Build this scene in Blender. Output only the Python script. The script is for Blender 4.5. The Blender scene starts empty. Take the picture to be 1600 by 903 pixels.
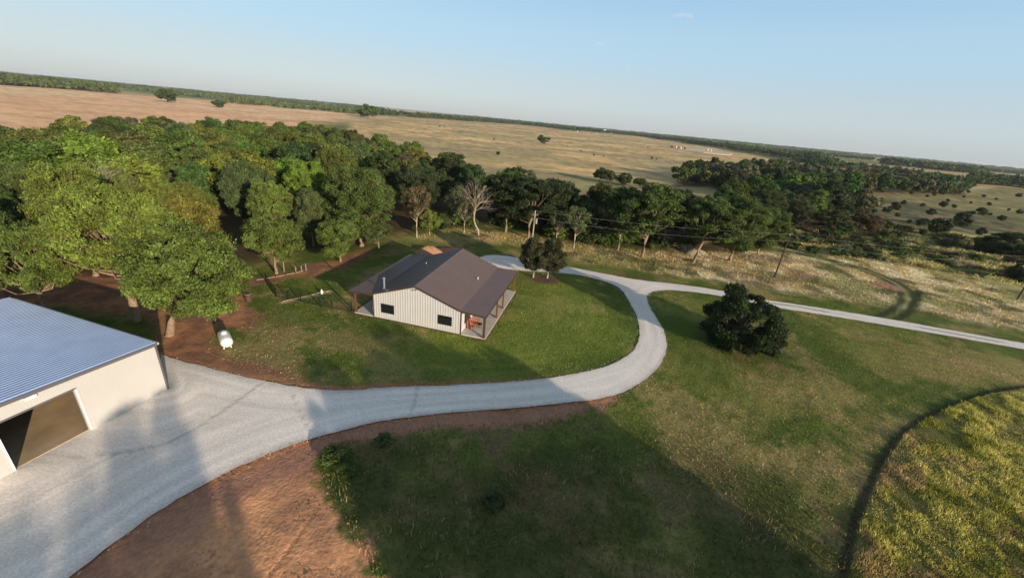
import bpy, bmesh, math, random
import numpy as np
from mathutils import Vector, Matrix
from mathutils.geometry import delaunay_2d_cdt
random.seed(7); RNG = np.random.default_rng(7)
S = bpy.context.scene; COL = S.collection

# ------------------------------------------------------------------ camera
FP, PITCH, ROLL, CH = 627.2, 0.399, 0.095, 22.73
_F = np.array([0, math.cos(PITCH), -math.sin(PITCH)]); _r = np.array([1., 0, 0]); _u = np.cross(_r, _F)
CR = math.cos(ROLL)*_r + math.sin(ROLL)*_u; CU = -math.sin(ROLL)*_r + math.cos(ROLL)*_u
cam = bpy.data.cameras.new('camera'); co = bpy.data.objects.new('camera', cam); COL.objects.link(co)
cam.sensor_width = 36; cam.lens = FP/1600*36; cam.clip_start = .2; cam.clip_end = 60000
co.matrix_world = Matrix(((CR[0], CU[0], -_F[0], 0), (CR[1], CU[1], -_F[1], 0), (CR[2], CU[2], -_F[2], CH), (0, 0, 0, 1)))
S.camera = co
# ------------------------------------------------------------------ sky, sun, exposure
HAZE = .00006
SUN_EL, SUN_AZ = math.radians(12.5), math.radians(137)      # azimuth clockwise from +Y
w = bpy.data.worlds.new('World'); S.world = w; w.use_nodes = True; wn = w.node_tree
for n in list(wn.nodes): wn.nodes.remove(n)
out = wn.nodes.new('ShaderNodeOutputWorld'); bg = wn.nodes.new('ShaderNodeBackground'); sky = wn.nodes.new('ShaderNodeTexSky')
sky.sky_type = 'NISHITA'; sky.sun_disc = False; sky.sun_elevation = SUN_EL; sky.sun_rotation = SUN_AZ
sky.altitude = 300; sky.air_density = 1.0; sky.dust_density = .8; sky.ozone_density = 1.5
bg.inputs[1].default_value = 0.125
tcw = wn.nodes.new('ShaderNodeTexCoord'); sxyz = wn.nodes.new('ShaderNodeSeparateXYZ'); ramp = wn.nodes.new('ShaderNodeValToRGB'); sc_ = wn.nodes.new('ShaderNodeVectorMath'); sc_.operation = 'SCALE'
wn.links.new(tcw.outputs['Generated'], sxyz.inputs[0]); wn.links.new(sxyz.outputs['Z'], ramp.inputs[0])
ramp.color_ramp.interpolation = 'EASE'
for i, (p, c) in enumerate([(0., (.51, .56, .59)), (.05, (.53, .615, .675)), (.16, (.45, .65, .80)), (.27, (.35, .58, .81)), (.5, (.24, .34, .46)), (1., (.19, .225, .29))]):
    e = ramp.color_ramp.elements[i] if i < 2 else ramp.color_ramp.elements.new(p); e.position = p; e.color = (*c, 1)
sc_.inputs['Scale'].default_value = 1/.125; wn.links.new(ramp.outputs[0], sc_.inputs[0])
wmix = wn.nodes.new('ShaderNodeMixRGB'); wmix.inputs[0].default_value = .82; wn.links.new(sky.outputs[0], wmix.inputs[1]); wn.links.new(sc_.outputs[0], wmix.inputs[2])
wn.links.new(wmix.outputs[0], bg.inputs[0]); wn.links.new(bg.outputs[0], out.inputs[0])
sl = bpy.data.lights.new('sun', 'SUN'); sl.energy = 5.0; sl.angle = math.radians(.6); sl.color = (1, .835, .64)
so = bpy.data.objects.new('sun', sl); COL.objects.link(so)
sd = Vector((math.sin(SUN_AZ)*math.cos(SUN_EL), math.cos(SUN_AZ)*math.cos(SUN_EL), math.sin(SUN_EL)))
so.rotation_euler = sd.to_track_quat('Z', 'Y').to_euler()
S.view_settings.view_transform = 'Standard'; S.view_settings.look = 'None'; S.view_settings.exposure = 0.14; S.view_settings.gamma = 1
S.render.engine = 'CYCLES'; S.cycles.max_bounces = 6; S.cycles.diffuse_bounces = 3; S.cycles.transmission_bounces = 4
S.cycles.volume_bounces = 0; S.cycles.transparent_max_bounces = 8

# ------------------------------------------------------------------ maths helpers
def gp(u, v, z=0.):
    d = _F*FP + CR*(u-800) - CU*(v-451.5); t = (z-CH)/d[2]
    return np.array([d[0]*t, d[1]*t])
def gpl(pts, z=0.): return np.array([gp(*p, z) for p in pts])
def hsh(i, j, s):
    n = (i.astype(np.int64)*374761393 + j.astype(np.int64)*668265263 + s*1442695041) & 0xffffffff
    n = ((n ^ (n >> 13))*1274126177) & 0xffffffff
    return ((n ^ (n >> 16)) & 0xffffff)/16777215.
def vn(x, y, s=0):
    i = np.floor(x); j = np.floor(y); a = x-i; b = y-j; a = a*a*(3-2*a); b = b*b*(3-2*b)
    return (hsh(i, j, s)*(1-a)+hsh(i+1, j, s)*a)*(1-b)+(hsh(i, j+1, s)*(1-a)+hsh(i+1, j+1, s)*a)*b
def fbm(x, y, sc, s=0, o=4):
    x = np.asarray(x, float)/sc; y = np.asarray(y, float)/sc; r = 0; a = .5; t = 0
    for k in range(o):
        r = r+a*vn(x+k*17.3, y-k*9.1, s+k); t += a; a *= .5; x = x*2.03; y = y*2.03
    return r/t
def ss(a, b, x): t = np.clip((x-a)/(b-a), 0, 1); return t*t*(3-2*t)
def sdist(x, y, P, maxd=None):
    """signed distance to polygon P, positive inside"""
    x = np.asarray(x, float); y = np.asarray(y, float); D = np.full(x.shape, 1e9); ins = np.zeros(x.shape, bool)
    n = len(P)
    for k in range(n):
        ax, ay = P[k]; bx, by = P[(k+1) % n]; ex, ey = bx-ax, by-ay
        t = np.clip(((x-ax)*ex+(y-ay)*ey)/(ex*ex+ey*ey+1e-12), 0, 1)
        D = np.minimum(D, (x-ax-t*ex)**2+(y-ay-t*ey)**2)
        c = ((ay > y) != (by > y)); xi = ax+(y-ay)/(ey if ey != 0 else 1e-12)*ex
        ins ^= c & (x < xi)
    D = np.sqrt(D); return np.where(ins, D, -D)
def ldist(x, y, P):
    D = np.full(np.shape(x), 1e9)
    for k in range(len(P)-1):
        ax, ay = P[k]; ex, ey = P[k+1][0]-ax, P[k+1][1]-ay
        t = np.clip(((x-ax)*ex+(y-ay)*ey)/(ex*ex+ey*ey+1e-12), 0, 1)
        D = np.minimum(D, (x-ax-t*ex)**2+(y-ay-t*ey)**2)
    return np.sqrt(D)
def smooth(P, it=2, closed=True):
    P = np.array(P)
    for _ in range(it):
        Q = []
        n = len(P)
        for k in range(n if closed else n-1):
            a, b = P[k], P[(k+1) % n]; Q += [a*.75+b*.25, a*.25+b*.75]
        if not closed: Q = [P[0]]+Q+[P[-1]]
        P = np.array(Q)
    return P

# ------------------------------------------------------------------ layout (pixel outlines turned into places on the ground)
drive_in = [(262,608),(247,552),(262,558),(300,568),(360,583),(420,597),(460,604),(520,611),(560,609),(600,605),(652,604),(720,601),(800,597),(870,589),(920,580),(960,568),(985,553),(998,535),(1000,515),(996,495),(985,475),(972,452),(955,443),(930,435),(900,429),(880,427),(850,425),(825,424),(800,422),(770,418)]
drive_out = [(745,404),(758,399),(775,398),(800,401),(830,407),(865,413),(900,419),(950,429),(1000,438),(1050,443),(1118,452),(1190,468),(1240,475),(1300,484),(1400,500),(1500,518),(1600,536),(1700,553)]
drive_low = [(1700,564),(1600,546),(1500,528),(1400,511),(1300,494),(1220,482),(1180,475),(1118,461),(1070,455),(1035,453),(1015,457),(1010,465),(1015,480),(1028,500),(1040,520),(1043,545),(1033,570),(1010,592),(985,608),(950,622),(880,630),(800,638),(720,643),(650,650),(580,660),(520,676),(450,697),(380,725),(320,755),(260,790),(200,832),(150,870),(105,903)]
DRIVE = np.vstack([smooth(gpl(drive_in), 1, False), smooth(gpl(drive_out), 1, False), smooth(gpl(drive_low), 1, False), np.array([[-26, 6], [-40, 4], [-44, 24]])])
DIRT_LOW = np.vstack([gpl([(60,940),(105,900),(200,832),(320,755),(450,697),(580,659),(720,642),(880,629),(950,621),(985,607),(975,616),(950,633),(880,650),(820,661),(760,664),(700,664),(640,672),(585,682),(530,690),(500,706),(505,745),(530,790),(560,850),(592,903)]), [[-4, 9], [-10, 5], [-26, 4]]])
DIRT_TREES = gpl([(247,562),(240,500),(120,480),(-60,470),(-60,420),(120,430),(300,440),(395,436),(470,420),(540,400),(575,388),(572,398),(550,412),(490,428),(400,444),(392,470),(400,495),(380,512),(350,515),(322,530),(325,548),(370,570),(430,588),(490,596),(540,603),(520,613),(460,606),(400,594),(340,580),(290,568)])
TALL = np.vstack([smooth(gpl([(1318,935),(1326,903),(1330,870),(1345,810),(1372,740),(1402,690),(1440,657),(1500,630),(1550,614),(1600,606)]), 2, False), [[66, 41], [90, 44], [90, -20], [18, -6]]])
MEADOW = gpl([(700,352),(880,372),(950,385),(1100,395),(1200,372),(1290,360),(1450,385),(1620,400),(1700,440),(1700,520),(1600,518),(1480,497),(1390,480),(1300,467),(1190,452),(1100,436),(1000,424),(900,408),(870,398),(800,382),(720,380),(640,372)])
ROUGH = gpl([(1130,392),(1210,362),(1300,345),(1400,352),(1520,365),(1700,372),(1700,455),(1600,448),(1520,432),(1440,418),(1360,405),(1280,392),(1210,385)])
GREENL = gpl([(880,425),(1000,520),(998,550),(900,580),(700,592),(560,585),(620,520),(800,470),(815,430)])
RED = gpl([(-200,133),(0,133),(100,139),(200,148),(330,158),(440,167),(500,174),(560,181),(400,215),(200,300),(0,300),(-300,300)])
TAN = gpl([(560,182),(700,186),(850,198),(960,209),(1060,222),(1150,238),(1230,254),(1290,266),(1322,268),(1300,280),(1210,262),(1150,262),(1080,292),(960,300),(900,310),(700,330),(500,250)])
PASTR = gpl([(1330,292),(1420,300),(1500,302),(1560,292),(1760,305),(1900,380),(1700,385),(1560,370),(1440,360),(1350,352),(1310,330)])
TRACKC = smooth(gpl([(1150,384),(1200,388),(1250,396),(1320,412),(1375,430),(1408,447),(1420,462),(1415,478),(1398,492),(1370,502)]), 2, False)
TRACK2 = smooth(gpl([(1437,455),(1432,470),(1424,482),(1412,494)]), 1, False)
PEN = [gp(416,440), gp(432,464), gp(470,470), gp(549,486)]
HO = np.array([-10.58, 40.56]); HTH = -.207
HW = np.array([math.cos(HTH), math.sin(HTH)]); HN = np.array([-math.sin(HTH), math.cos(HTH)])
BC = gp(262, 608); BW = np.array([-.264, -.9645]); BN = np.array([-.9645, .264])
HOUSEPOLY = np.array([HO-HW*7.95, HO+HW*8.2, HO+HW*8.2+HN*14.6, HO-HW*7.95+HN*14.6])
BARNPOLY = np.array([BC, BC+BW*20, BC+BW*20+BN*17.2, BC+BN*17.2])

def height(x, y):
    x = np.asarray(x, float); y = np.asarray(y, float); r = np.hypot(x, y)
    h = ss(95, 420, r)*2.6*(fbm(x, y, 150, 31, 3)-.5)
    h = h+ss(700, 4000, r)*16*(fbm(x, y, 1700, 32, 3)-.5)
    ra = ss(300, 60, r)
    h = h-ra*.10*fbm(x, y, 2.2, 33, 3)
    m = (x > 10) & (x < 95) & (y < 48)
    if m.any():
        q = np.atleast_1d(h).copy(); mm = np.atleast_1d(m); q[mm] += .16*ss(-.02, .12, sdist(np.atleast_1d(x)[mm], np.atleast_1d(y)[mm], TALL)); h = q.reshape(np.shape(h))
    return h
def hz(x, y): return float(height(np.array([x]), np.array([y]))[0])

# ---- palette (linear albedo)
C = {k: np.array(v) for k, v in dict(
 lawn=(.098,.132,.024), lawn2=(.185,.195,.042), dry=(.42,.30,.125), tan=(.82,.53,.23), tan2=(.52,.39,.18), dirt=(.55,.25,.12), dirt2=(.26,.13,.08),
 red=(.92,.57,.31), green=(.15,.17,.045), weed=(.30,.27,.08), floor=(.085,.05,.03), dark=(.05,.055,.022), straw=(.74,.60,.37), grey=(.30,.26,.2)).items()}
def mix(c, col, wgt): return c*(1-wgt[..., None])+np.asarray(col)*wgt[..., None]
def paint(x, y):
    x = np.asarray(x, float); y = np.asarray(y, float); r = np.hypot(x, y)
    n1 = fbm(x, y, 9, 1); n2 = fbm(x, y, 2.3, 2); n3 = fbm(x, y, 45, 3); n4 = fbm(x, y, .8, 4, 3)
    c = np.zeros(x.shape+(3,))+C['lawn']
    c = mix(c, C['lawn2'], ss(.40, .66, n1*.6+n2*.4))
    c = mix(c, C['dry'], .62*ss(.50, .72, fbm(x, y, 5, 6)*.7+n4*.3))
    c = mix(c, C['dirt2'], .5*ss(.63, .76, n2*.7+fbm(x, y, 11, 9)*.3))
    # brighter green lawn beside the house
    g = ss(-3, 4, sdist(x, y, GREENL)+3*(n1-.5)); c = mix(c, [.20, .245, .038], g*.75*(.6+.4*n2)); 
    # mowing stripes round the tall grass
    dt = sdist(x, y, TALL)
    st = ss(-11, -1, dt)*(dt < 0)*(.5+.5*np.sin(dt*2*math.pi/1.5+n1*2)); c = mix(c, C['dry'], st*.30*n2)
    c = mix(c, C['dry'], .45*ss(.45, .6, n1)*ss(-14, -3, dt)*(dt < 0))
    ds = np.abs(sdist(x, y, DRIVE)); c = c*(1+.065*np.sin(ds*2*math.pi/1.45+2.5*n1)*ss(.35, .55, n1)*(r < 110))[..., None]
    # weedy patch in the foreground right of the dirt
    fg = ss(30, 22, y)*ss(-14, -8, x)*ss(30, 20, x); c = mix(c, [.075, .066, .028], fg*.6*ss(.62, .35, n1)); c = mix(c, [.19, .135, .075], fg*.75*ss(.5, .68, n2*.5+n1*.5))
    # brownish worn lawn in front of the house
    br = np.exp(-(((x+22)/9)**2+((y-33)/5.5)**2)); c = mix(c, [.26, .20, .085], np.clip(br*1.3, 0, 1)*ss(.35, .62, n2)*.85)
    b2 = np.exp(-(((x-30)/5)**2+((y-40)/3)**2)); c = mix(c, [.27, .18, .10], b2*.7*ss(.3, .6, n2))
    # far country
    far = ss(120, 200, r)
    fieldn = fbm(x, y, 420, 12, 2); fc = mix(np.zeros(x.shape+(3,))+C['tan2'], C['green'], ss(.42, .6, fieldn)); fc = mix(fc, C['red'], .6*ss(.60, .68, fbm(x, y, 600, 13, 2)))
    fc = mix(fc, C['tan2'], .4*n3)
    c = mix(c, fc, far)
    # tan pasture
    d = sdist(x, y, TAN); t = ss(-6, 6, d+10*(n3-.5)); tc = mix(np.zeros(x.shape+(3,))+C['tan'], C['tan2'], ss(.35, .65, n3)); 
    tc = mix(tc, [.27, .26, .10], ss(330, 150, r)*.75*ss(.3, .6, n1*.5+n3*.5)); tc = mix(tc, [.44, .30, .16], .6*ss(.52, .64, fbm(x*.5, y, 22, 14)))
    tc = mix(tc, [.22, .20, .10], .5*ss(.60, .7, fbm(x, y, 7, 15)))
    c = mix(c, tc, t)
    d = sdist(x, y, RED); t = ss(-45, 35, d+70*(n3-.5)); rc = mix(np.zeros(x.shape+(3,))+C['red'], [.88, .50, .26], ss(.4, .6, fbm(x, y*.3, 90, 16)))
    rc = mix(rc, [.85, .62, .30], ss(.50, .62, fbm(x, y, 160, 17, 2))*ss(-330, -460, x)); c = mix(c, rc, t)
    d = sdist(x, y, PASTR); t = ss(-6, 8, d+8*(n1-.5)); pc = mix(np.zeros(x.shape+(3,))+[.19, .165, .065], [.32, .24, .115], ss(.42, .62, fbm(x*.6, y, 13, 18)));
    pc = mix(pc, [.09, .095, .04], .85*ss(.47, .62, fbm(x, y, 7, 19))); pc = mix(pc, [.06, .065, .03], .7*ss(.52, .66, fbm(x*.8, y, 3.6, 29))); pc = mix(pc, [.42, .34, .13], ss(250, 360, r)*.45); c = mix(c, pc, t)
    # meadow beyond the road
    d = sdist(x, y, MEADOW); t = ss(-1.5, 2.2, d+3.5*(n1-.5)+1.2*(n2-.5))
    mc = mix(np.zeros(x.shape+(3,))+C['tan2'], C['straw'], ss(.38, .62, n1*.5+n2*.5)*ss(10, 34, x)); mc = mix(mc, C['weed'], .75*ss(.50, .66, fbm(x, y, 6, 21))); 
    mc = mix(mc, [.09, .10, .03], .7*ss(.55, .7, fbm(x, y, 3.5, 22))); mc = mix(mc, [.32, .22, .12], .7*ss(.60, .70, fbm(x*.35, y, 6, 25))*ss(30, 50, x)*ss(75, 60, x))
    c = mix(c, mc, t)
    d = sdist(x, y, ROUGH); t = ss(-3, 3, d+6*(n1-.5)); rc = mix(np.zeros(x.shape+(3,))+[.15, .16, .045], [.50, .43, .16], ss(.42, .60, fbm(x*.6, y*1.3, 3.4, 23))); rc = mix(rc, [.05, .05, .022], ss(.5, .62, fbm(x*.5, y, 4, 24))); c = mix(c, rc, t)
    far2 = ss(70, 120, r); c = c*(1+far2*(.55*(fbm(x, y, 3.2, 101, 3)-.5)+.5*(fbm(x*.35, y*1.2, 16, 102, 3)-.5)))[..., None]
    # forest floor
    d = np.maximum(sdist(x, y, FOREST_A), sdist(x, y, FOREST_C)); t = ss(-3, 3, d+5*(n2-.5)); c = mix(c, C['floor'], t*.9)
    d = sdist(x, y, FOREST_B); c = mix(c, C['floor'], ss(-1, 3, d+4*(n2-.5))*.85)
    # wheel tracks
    dd = ldist(x, y, TRACKC); c = mix(c, C['green'], ss(2.6, 1.4, dd)*.55); c = mix(c, [.045, .05, .02], ss(.75, .3, np.abs(dd-.85)+.3*(n2-.5))*.9)
    dd = ldist(x, y, TRACK2); c = mix(c, [.045, .055, .02], ss(.9, .3, dd+.5*(n2-.5))*.85)
    q = gp(1385, 447); c = mix(c, [.42, .24, .15], ss(3.0, 1.2, np.hypot((x-q[0])*.8, y-q[1])+1.5*(n2-.5)))
    c = mix(c, [.055, .045, .025], ss(.45, .15, np.abs(dt+.22)+.25*(n4-.5))*.85)  # dark line painted along the tall grass edge, for the shadow it casts
    # tall grass floor
    c = mix(c, [.14, .13, .04], (dt > .1)*1.)
    # dirt
    d = sdist(x, y, DIRT_TREES); t = ss(-.9, .9, d+4.5*(n2-.5)+1.2*(n4-.5)); dc = mix(np.zeros(x.shape+(3,))+C['dirt'], C['dirt2'], ss(.35, .65, n2*.6+n4*.4)); c = mix(c, dc, t*(.93-.35*ss(.55, .7, n1)))
    d = sdist(x, y, DIRT_LOW); t = ss(-.45, .5, d+2.9*(n2-.5)+1.3*(n4-.5)); dc = mix(np.zeros(x.shape+(3,))+[.70, .34, .165], [.40, .195, .11], ss(.40, .66, fbm(x*1.6+y*.6, y*.9, 3.4, 27)*.75+n4*.25)*.75); dc = mix(dc, [.36, .185, .125], ss(4.2, 1.6, -sdist(x, y, DRIVE)+2.*(n2-.5))*.85); c = mix(c, dc, t)
    # worn verge and red soil strip along the lower drive edge
    dv = -sdist(x, y, DRIVE); c = mix(c, [.42, .19, .10], ss(1.1, .2, np.abs(dv)+.9*(n2-.5))*.8*ss(36, 28, y)*ss(13, 6, x))
    # bare mulch ring under the pair of small trees, house surround, pen path
    q = gp(858, 436); c = mix(c, [.16, .10, .065], ss(3.4, 1.8, np.hypot(x-q[0]+.8, (y-q[1])*1.3)+1.2*(n2-.5)))
    dd = ldist(x, y, PATHP); c = mix(c, [.42, .33, .2], ss(.55, .2, dd+.3*(n4-.5))*.8)
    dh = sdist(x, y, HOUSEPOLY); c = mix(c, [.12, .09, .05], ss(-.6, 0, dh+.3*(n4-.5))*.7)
    return np.clip(c, 0, 1)
FOREST_A = np.array([(-70,18),(-46,42),(-36,40),(-40,52),(-36,60),(-27,66),(-24,76),(-15,86),(-6,92),(6,92),(14,96),(4,106),(-10,118),(-24,145),(-42,170),(-75,205),(-112,250),(-140,228),(-158,190),(-165,165),(-140,120),(-128,98),(-160,60),(-150,20)])
FOREST_B = np.array([(-2,88),(8,82),(16,80),(30,84),(44,86),(56,96),(64,112),(60,122),(48,112),(36,104),(20,98),(8,100)])
FOREST_C = np.vstack([gpl([(1048,290),(1120,289),(1200,288),(1300,306),(1335,298),(1420,302),(1505,304),(1480,296),(1400,292),(1320,284),(1250,276),(1180,272),(1100,276)]), gpl([(1200,286),(1150,330),(1130,350),(1180,362),(1260,362),(1340,358),(1350,345),(1300,330),(1290,310)])]) if False else gpl([(1048,292),(1090,274),(1180,270),(1260,274),(1330,284),(1420,292),(1505,300),(1505,305),(1420,303),(1335,300),(1310,312),(1320,330),(1372,344),(1375,352),(1300,362),(1200,360),(1130,352),(1120,330),(1150,305),(1110,292)])
PATHP = np.vstack([gpl([(440,472),(478,464),(516,455)])])

# ------------------------------------------------------------------ materials
def newmat(name):
    m = bpy.data.materials.new(name); m.use_nodes = True; nt = m.node_tree
    return m, nt, nt.nodes['Principled BSDF']
def N(nt, t, **kw):
    n = nt.nodes.new(t)
    for k, v in kw.items():
        if isinstance(k, str) and k.startswith('i_'): n.inputs[int(k[2:])].default_value = v
        else: setattr(n, k, v)
    return n
def plain(name, col, rough=.6, metal=0, noise=0., nscale=8, bump=0., bscale=60, spec=.5):
    m, nt, b = newmat(name); L = nt.links.new
    b.inputs['Roughness'].default_value = rough; b.inputs['Metallic'].default_value = metal; b.inputs['Specular IOR Level'].default_value = spec
    b.inputs['Base Color'].default_value = (*col, 1)
    if noise or bump: tc = N(nt, 'ShaderNodeTexCoord')
    if noise:
        t = N(nt, 'ShaderNodeTexNoise'); t.inputs['Scale'].default_value = nscale; t.inputs['Detail'].default_value = 6
        L(tc.outputs['Object'], t.inputs['Vector'])
        r = N(nt, 'ShaderNodeMapRange'); r.inputs[1].default_value = .3; r.inputs[2].default_value = .7; r.inputs[3].default_value = 1-noise; r.inputs[4].default_value = 1+noise*.5
        L(t.outputs[0], r.inputs[0]); v = N(nt, 'ShaderNodeVectorMath', operation='SCALE'); v.inputs[0].default_value = col; L(r.outputs[0], v.inputs['Scale']); L(v.outputs[0], b.inputs['Base Color'])
    if bump:
        t2 = N(nt, 'ShaderNodeTexNoise'); t2.inputs['Scale'].default_value = bscale; t2.inputs['Detail'].default_value = 5; L(tc.outputs['Object'], t2.inputs['Vector'])
        bp = N(nt, 'ShaderNodeBump'); bp.inputs['Strength'].default_value = bump; bp.inputs['Distance'].default_value = .03; L(t2.outputs[0], bp.inputs['Height']); L(bp.outputs[0], b.inputs['Normal'])
    return m
def ground_mat(name, nsc, amp, bump, dist, bsc):
    m, nt, b = newmat(name); L = nt.links.new; b.inputs['Roughness'].default_value = .95; b.inputs['Specular IOR Level'].default_value = .1
    a = N(nt, 'ShaderNodeAttribute', attribute_name='Col'); tc = N(nt, 'ShaderNodeTexCoord')
    t = N(nt, 'ShaderNodeTexNoise'); t.inputs['Scale'].default_value = nsc; t.inputs['Detail'].default_value = 8; t.inputs['Roughness'].default_value = .7; L(tc.outputs['Object'], t.inputs['Vector'])
    r = N(nt, 'ShaderNodeMapRange'); r.inputs[1].default_value = .3; r.inputs[2].default_value = .7; r.inputs[3].default_value = 1-amp; r.inputs[4].default_value = 1+amp; L(t.outputs[0], r.inputs[0])
    v = N(nt, 'ShaderNodeVectorMath', operation='SCALE'); L(a.outputs['Color'], v.inputs[0]); L(r.outputs[0], v.inputs['Scale']); L(v.outputs[0], b.inputs['Base Color'])
    t2 = N(nt, 'ShaderNodeTexNoise'); t2.inputs['Scale'].default_value = bsc; t2.inputs['Detail'].default_value = 6; L(tc.outputs['Object'], t2.inputs['Vector'])
    bp = N(nt, 'ShaderNodeBump'); bp.inputs['Strength'].default_value = bump; bp.inputs['Distance'].default_value = dist; L(t2.outputs[0], bp.inputs['Height']); L(bp.outputs[0], b.inputs['Normal'])
    return m
M = {}
M['ground'] = ground_mat('ground_cover', 3.4, .30, .7, .10, 5.)
M['gravel'] = ground_mat('gravel', 7.0, .24, .6, .04, 12)
def leaf_mat(name, spread=.42, trans=.28):
    m, nt, b = newmat(name); L = nt.links.new
    oi = N(nt, 'ShaderNodeObjectInfo'); tc = N(nt, 'ShaderNodeTexCoord')
    a = N(nt, 'ShaderNodeAttribute', attribute_name='rnd')
    t = N(nt, 'ShaderNodeTexNoise'); t.inputs['Scale'].default_value = .6; t.inputs['Detail'].default_value = 3; L(tc.outputs['Object'], t.inputs['Vector'])
    r = N(nt, 'ShaderNodeMapRange'); r.inputs[1].default_value = .35; r.inputs[2].default_value = .65; r.inputs[3].default_value = 1-spread; r.inputs[4].default_value = 1+spread; L(t.outputs[0], r.inputs[0])
    r2 = N(nt, 'ShaderNodeMapRange'); r2.inputs[3].default_value = .6; r2.inputs[4].default_value = 1.4; L(a.outputs['Fac'], r2.inputs[0])
    mm = N(nt, 'ShaderNodeMath', operation='MULTIPLY'); L(r.outputs[0], mm.inputs[0]); L(r2.outputs[0], mm.inputs[1])
    v = N(nt, 'ShaderNodeVectorMath', operation='SCALE'); L(oi.outputs['Color'], v.inputs[0]); L(mm.outputs[0], v.inputs['Scale'])
    hs = N(nt, 'ShaderNodeHueSaturation'); hr = N(nt, 'ShaderNodeMapRange'); hr.inputs[1].default_value = .3; hr.inputs[2].default_value = .7; hr.inputs[3].default_value = .494; hr.inputs[4].default_value = .514
    L(t.outputs[0], hr.inputs[0]); L(hr.outputs[0], hs.inputs['Hue']); L(v.outputs[0], hs.inputs['Color']); L(hs.outputs[0], b.inputs['Base Color'])
    b.inputs['Roughness'].default_value = .65; b.inputs['Specular IOR Level'].default_value = .25
    tr = N(nt, 'ShaderNodeBsdfTranslucent'); L(hs.outputs[0], tr.inputs[0]); ms = N(nt, 'ShaderNodeMixShader'); ms.inputs[0].default_value = trans
    L(b.outputs[0], ms.inputs[1]); L(tr.outputs[0], ms.inputs[2]); L(ms.outputs[0], nt.nodes['Material Output'].inputs[0])
    return m
M['leaf'] = leaf_mat('leaves')
def blade_mat():
    m, nt, b = newmat('grass_blades'); L = nt.links.new; a = N(nt, 'ShaderNodeAttribute', attribute_name='Col'); L(a.outputs['Color'], b.inputs['Base Color'])
    b.inputs['Roughness'].default_value = .7; b.inputs['Specular IOR Level'].default_value = .15
    tr = N(nt, 'ShaderNodeBsdfTranslucent'); L(a.outputs['Color'], tr.inputs[0]); ms = N(nt, 'ShaderNodeMixShader'); ms.inputs[0].default_value = .25
    L(b.outputs[0], ms.inputs[1]); L(tr.outputs[0], ms.inputs[2]); L(ms.outputs[0], nt.nodes['Material Output'].inputs[0]); return m
M['blade'] = blade_mat()
M['bark'] = plain('bark', (.30, .21, .13), .9, noise=.35, nscale=3, bump=.6, bscale=14)
M['darkbark'] = plain('dark_bark', (.12, .085, .06), .9, noise=.3, nscale=3, bump=.6, bscale=14)
M['palebark'] = plain('pale_bark', (.46, .37, .27), .9, noise=.2, nscale=3)
M['siding'] = plain('cream_metal_siding', (.60, .585, .56), .5, noise=.05, nscale=.8)
M['siding2'] = plain('barn_cream_metal', (.545, .525, .495), .5, noise=.05, nscale=.5)
M['brownroof'] = plain('brown_metal_roof', (.155, .105, .09), .42, noise=.06, nscale=.6)
M['browntrim'] = plain('brown_trim', (.07, .04, .03), .5)
M['galv'] = plain('galvalume_roof', (.39, .49, .68), .42, metal=.3, noise=.08, nscale=.7)
M['greytrim'] = plain('grey_trim', (.12, .115, .12), .5)
M['greytrim2'] = plain('pad_gravel', (.66, .50, .34), .9, noise=.2, nscale=.2)
M['packed'] = plain('packed_earth_floor', (.50, .355, .21), .95, noise=.3, nscale=.5, bump=.3, bscale=4)
M['cedar'] = plain('cedar_post', (.155, .062, .032), .7, noise=.25, nscale=6)
M['concrete'] = plain('concrete', (.55, .49, .43), .85, noise=.12, nscale=1.2, bump=.1, bscale=20)
M['glass'] = plain('dark_glass', (.012, .014, .016), .08, spec=.8)
M['blackframe'] = plain('black_frame', (.012, .012, .012), .4)
M['steel'] = plain('bright_steel', (.62, .64, .66), .3, metal=.7)
M['white'] = plain('white_paint', (.82, .81, .78), .35, noise=.04, nscale=3)
M['rust'] = plain('rusty_steel', (.10, .055, .04), .8, noise=.3, nscale=7)
M['redwood'] = plain('red_orange_wood', (.46, .13, .05), .55, noise=.15, nscale=9)
M['black'] = plain('black_metal', (.015, .015, .016), .5)
M['creosote'] = plain('creosoted_wood', (.055, .035, .028), .85, noise=.3, nscale=5)
M['greywood'] = plain('weathered_wood', (.27, .23, .18), .85, noise=.2, nscale=5)
M['wire'] = plain('aluminium_wire', (.40, .39, .37), .45)
M['interior'] = plain('barn_lining', (.50, .40, .24), .8, noise=.2, nscale=.7)
M['soil'] = plain('red_soil', (.45, .24, .14), .95, noise=.25, nscale=2, bump=.6, bscale=5)
M['straw'] = plain('pale_stone', (.36, .29, .19), .9, noise=.2, nscale=4)
M['cloud'] = None

# ------------------------------------------------------------------ mesh helpers
def mesh_np(name, V, Q, mat, col=None, rnd=None, smooth_=False, tris=False):
    me = bpy.data.meshes.new(name); V = np.asarray(V, np.float32); Q = np.asarray(Q, np.int32); k = Q.shape[1]
    me.vertices.add(len(V)); me.vertices.foreach_set('co', V.ravel()); me.loops.add(Q.size); me.loops.foreach_set('vertex_index', Q.ravel())
    me.polygons.add(len(Q)); me.polygons.foreach_set('loop_start', np.arange(len(Q), dtype=np.int32)*k)
    try: me.polygons.foreach_set('loop_total', np.full(len(Q), k, np.int32))
    except Exception: pass
    if smooth_: me.polygons.foreach_set('use_smooth', np.ones(len(Q), bool))
    me.update(calc_edges=True)
    if col is not None:
        a = me.attributes.new('Col', 'FLOAT_COLOR', 'POINT'); a.data.foreach_set('color', np.hstack([col, np.ones((len(col), 1))]).astype(np.float32).ravel())
    if rnd is not None:
        a = me.attributes.new('rnd', 'FLOAT', 'FACE'); a.data.foreach_set('value', np.asarray(rnd, np.float32))
    if mat: me.materials.append(mat)
    return me
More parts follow.
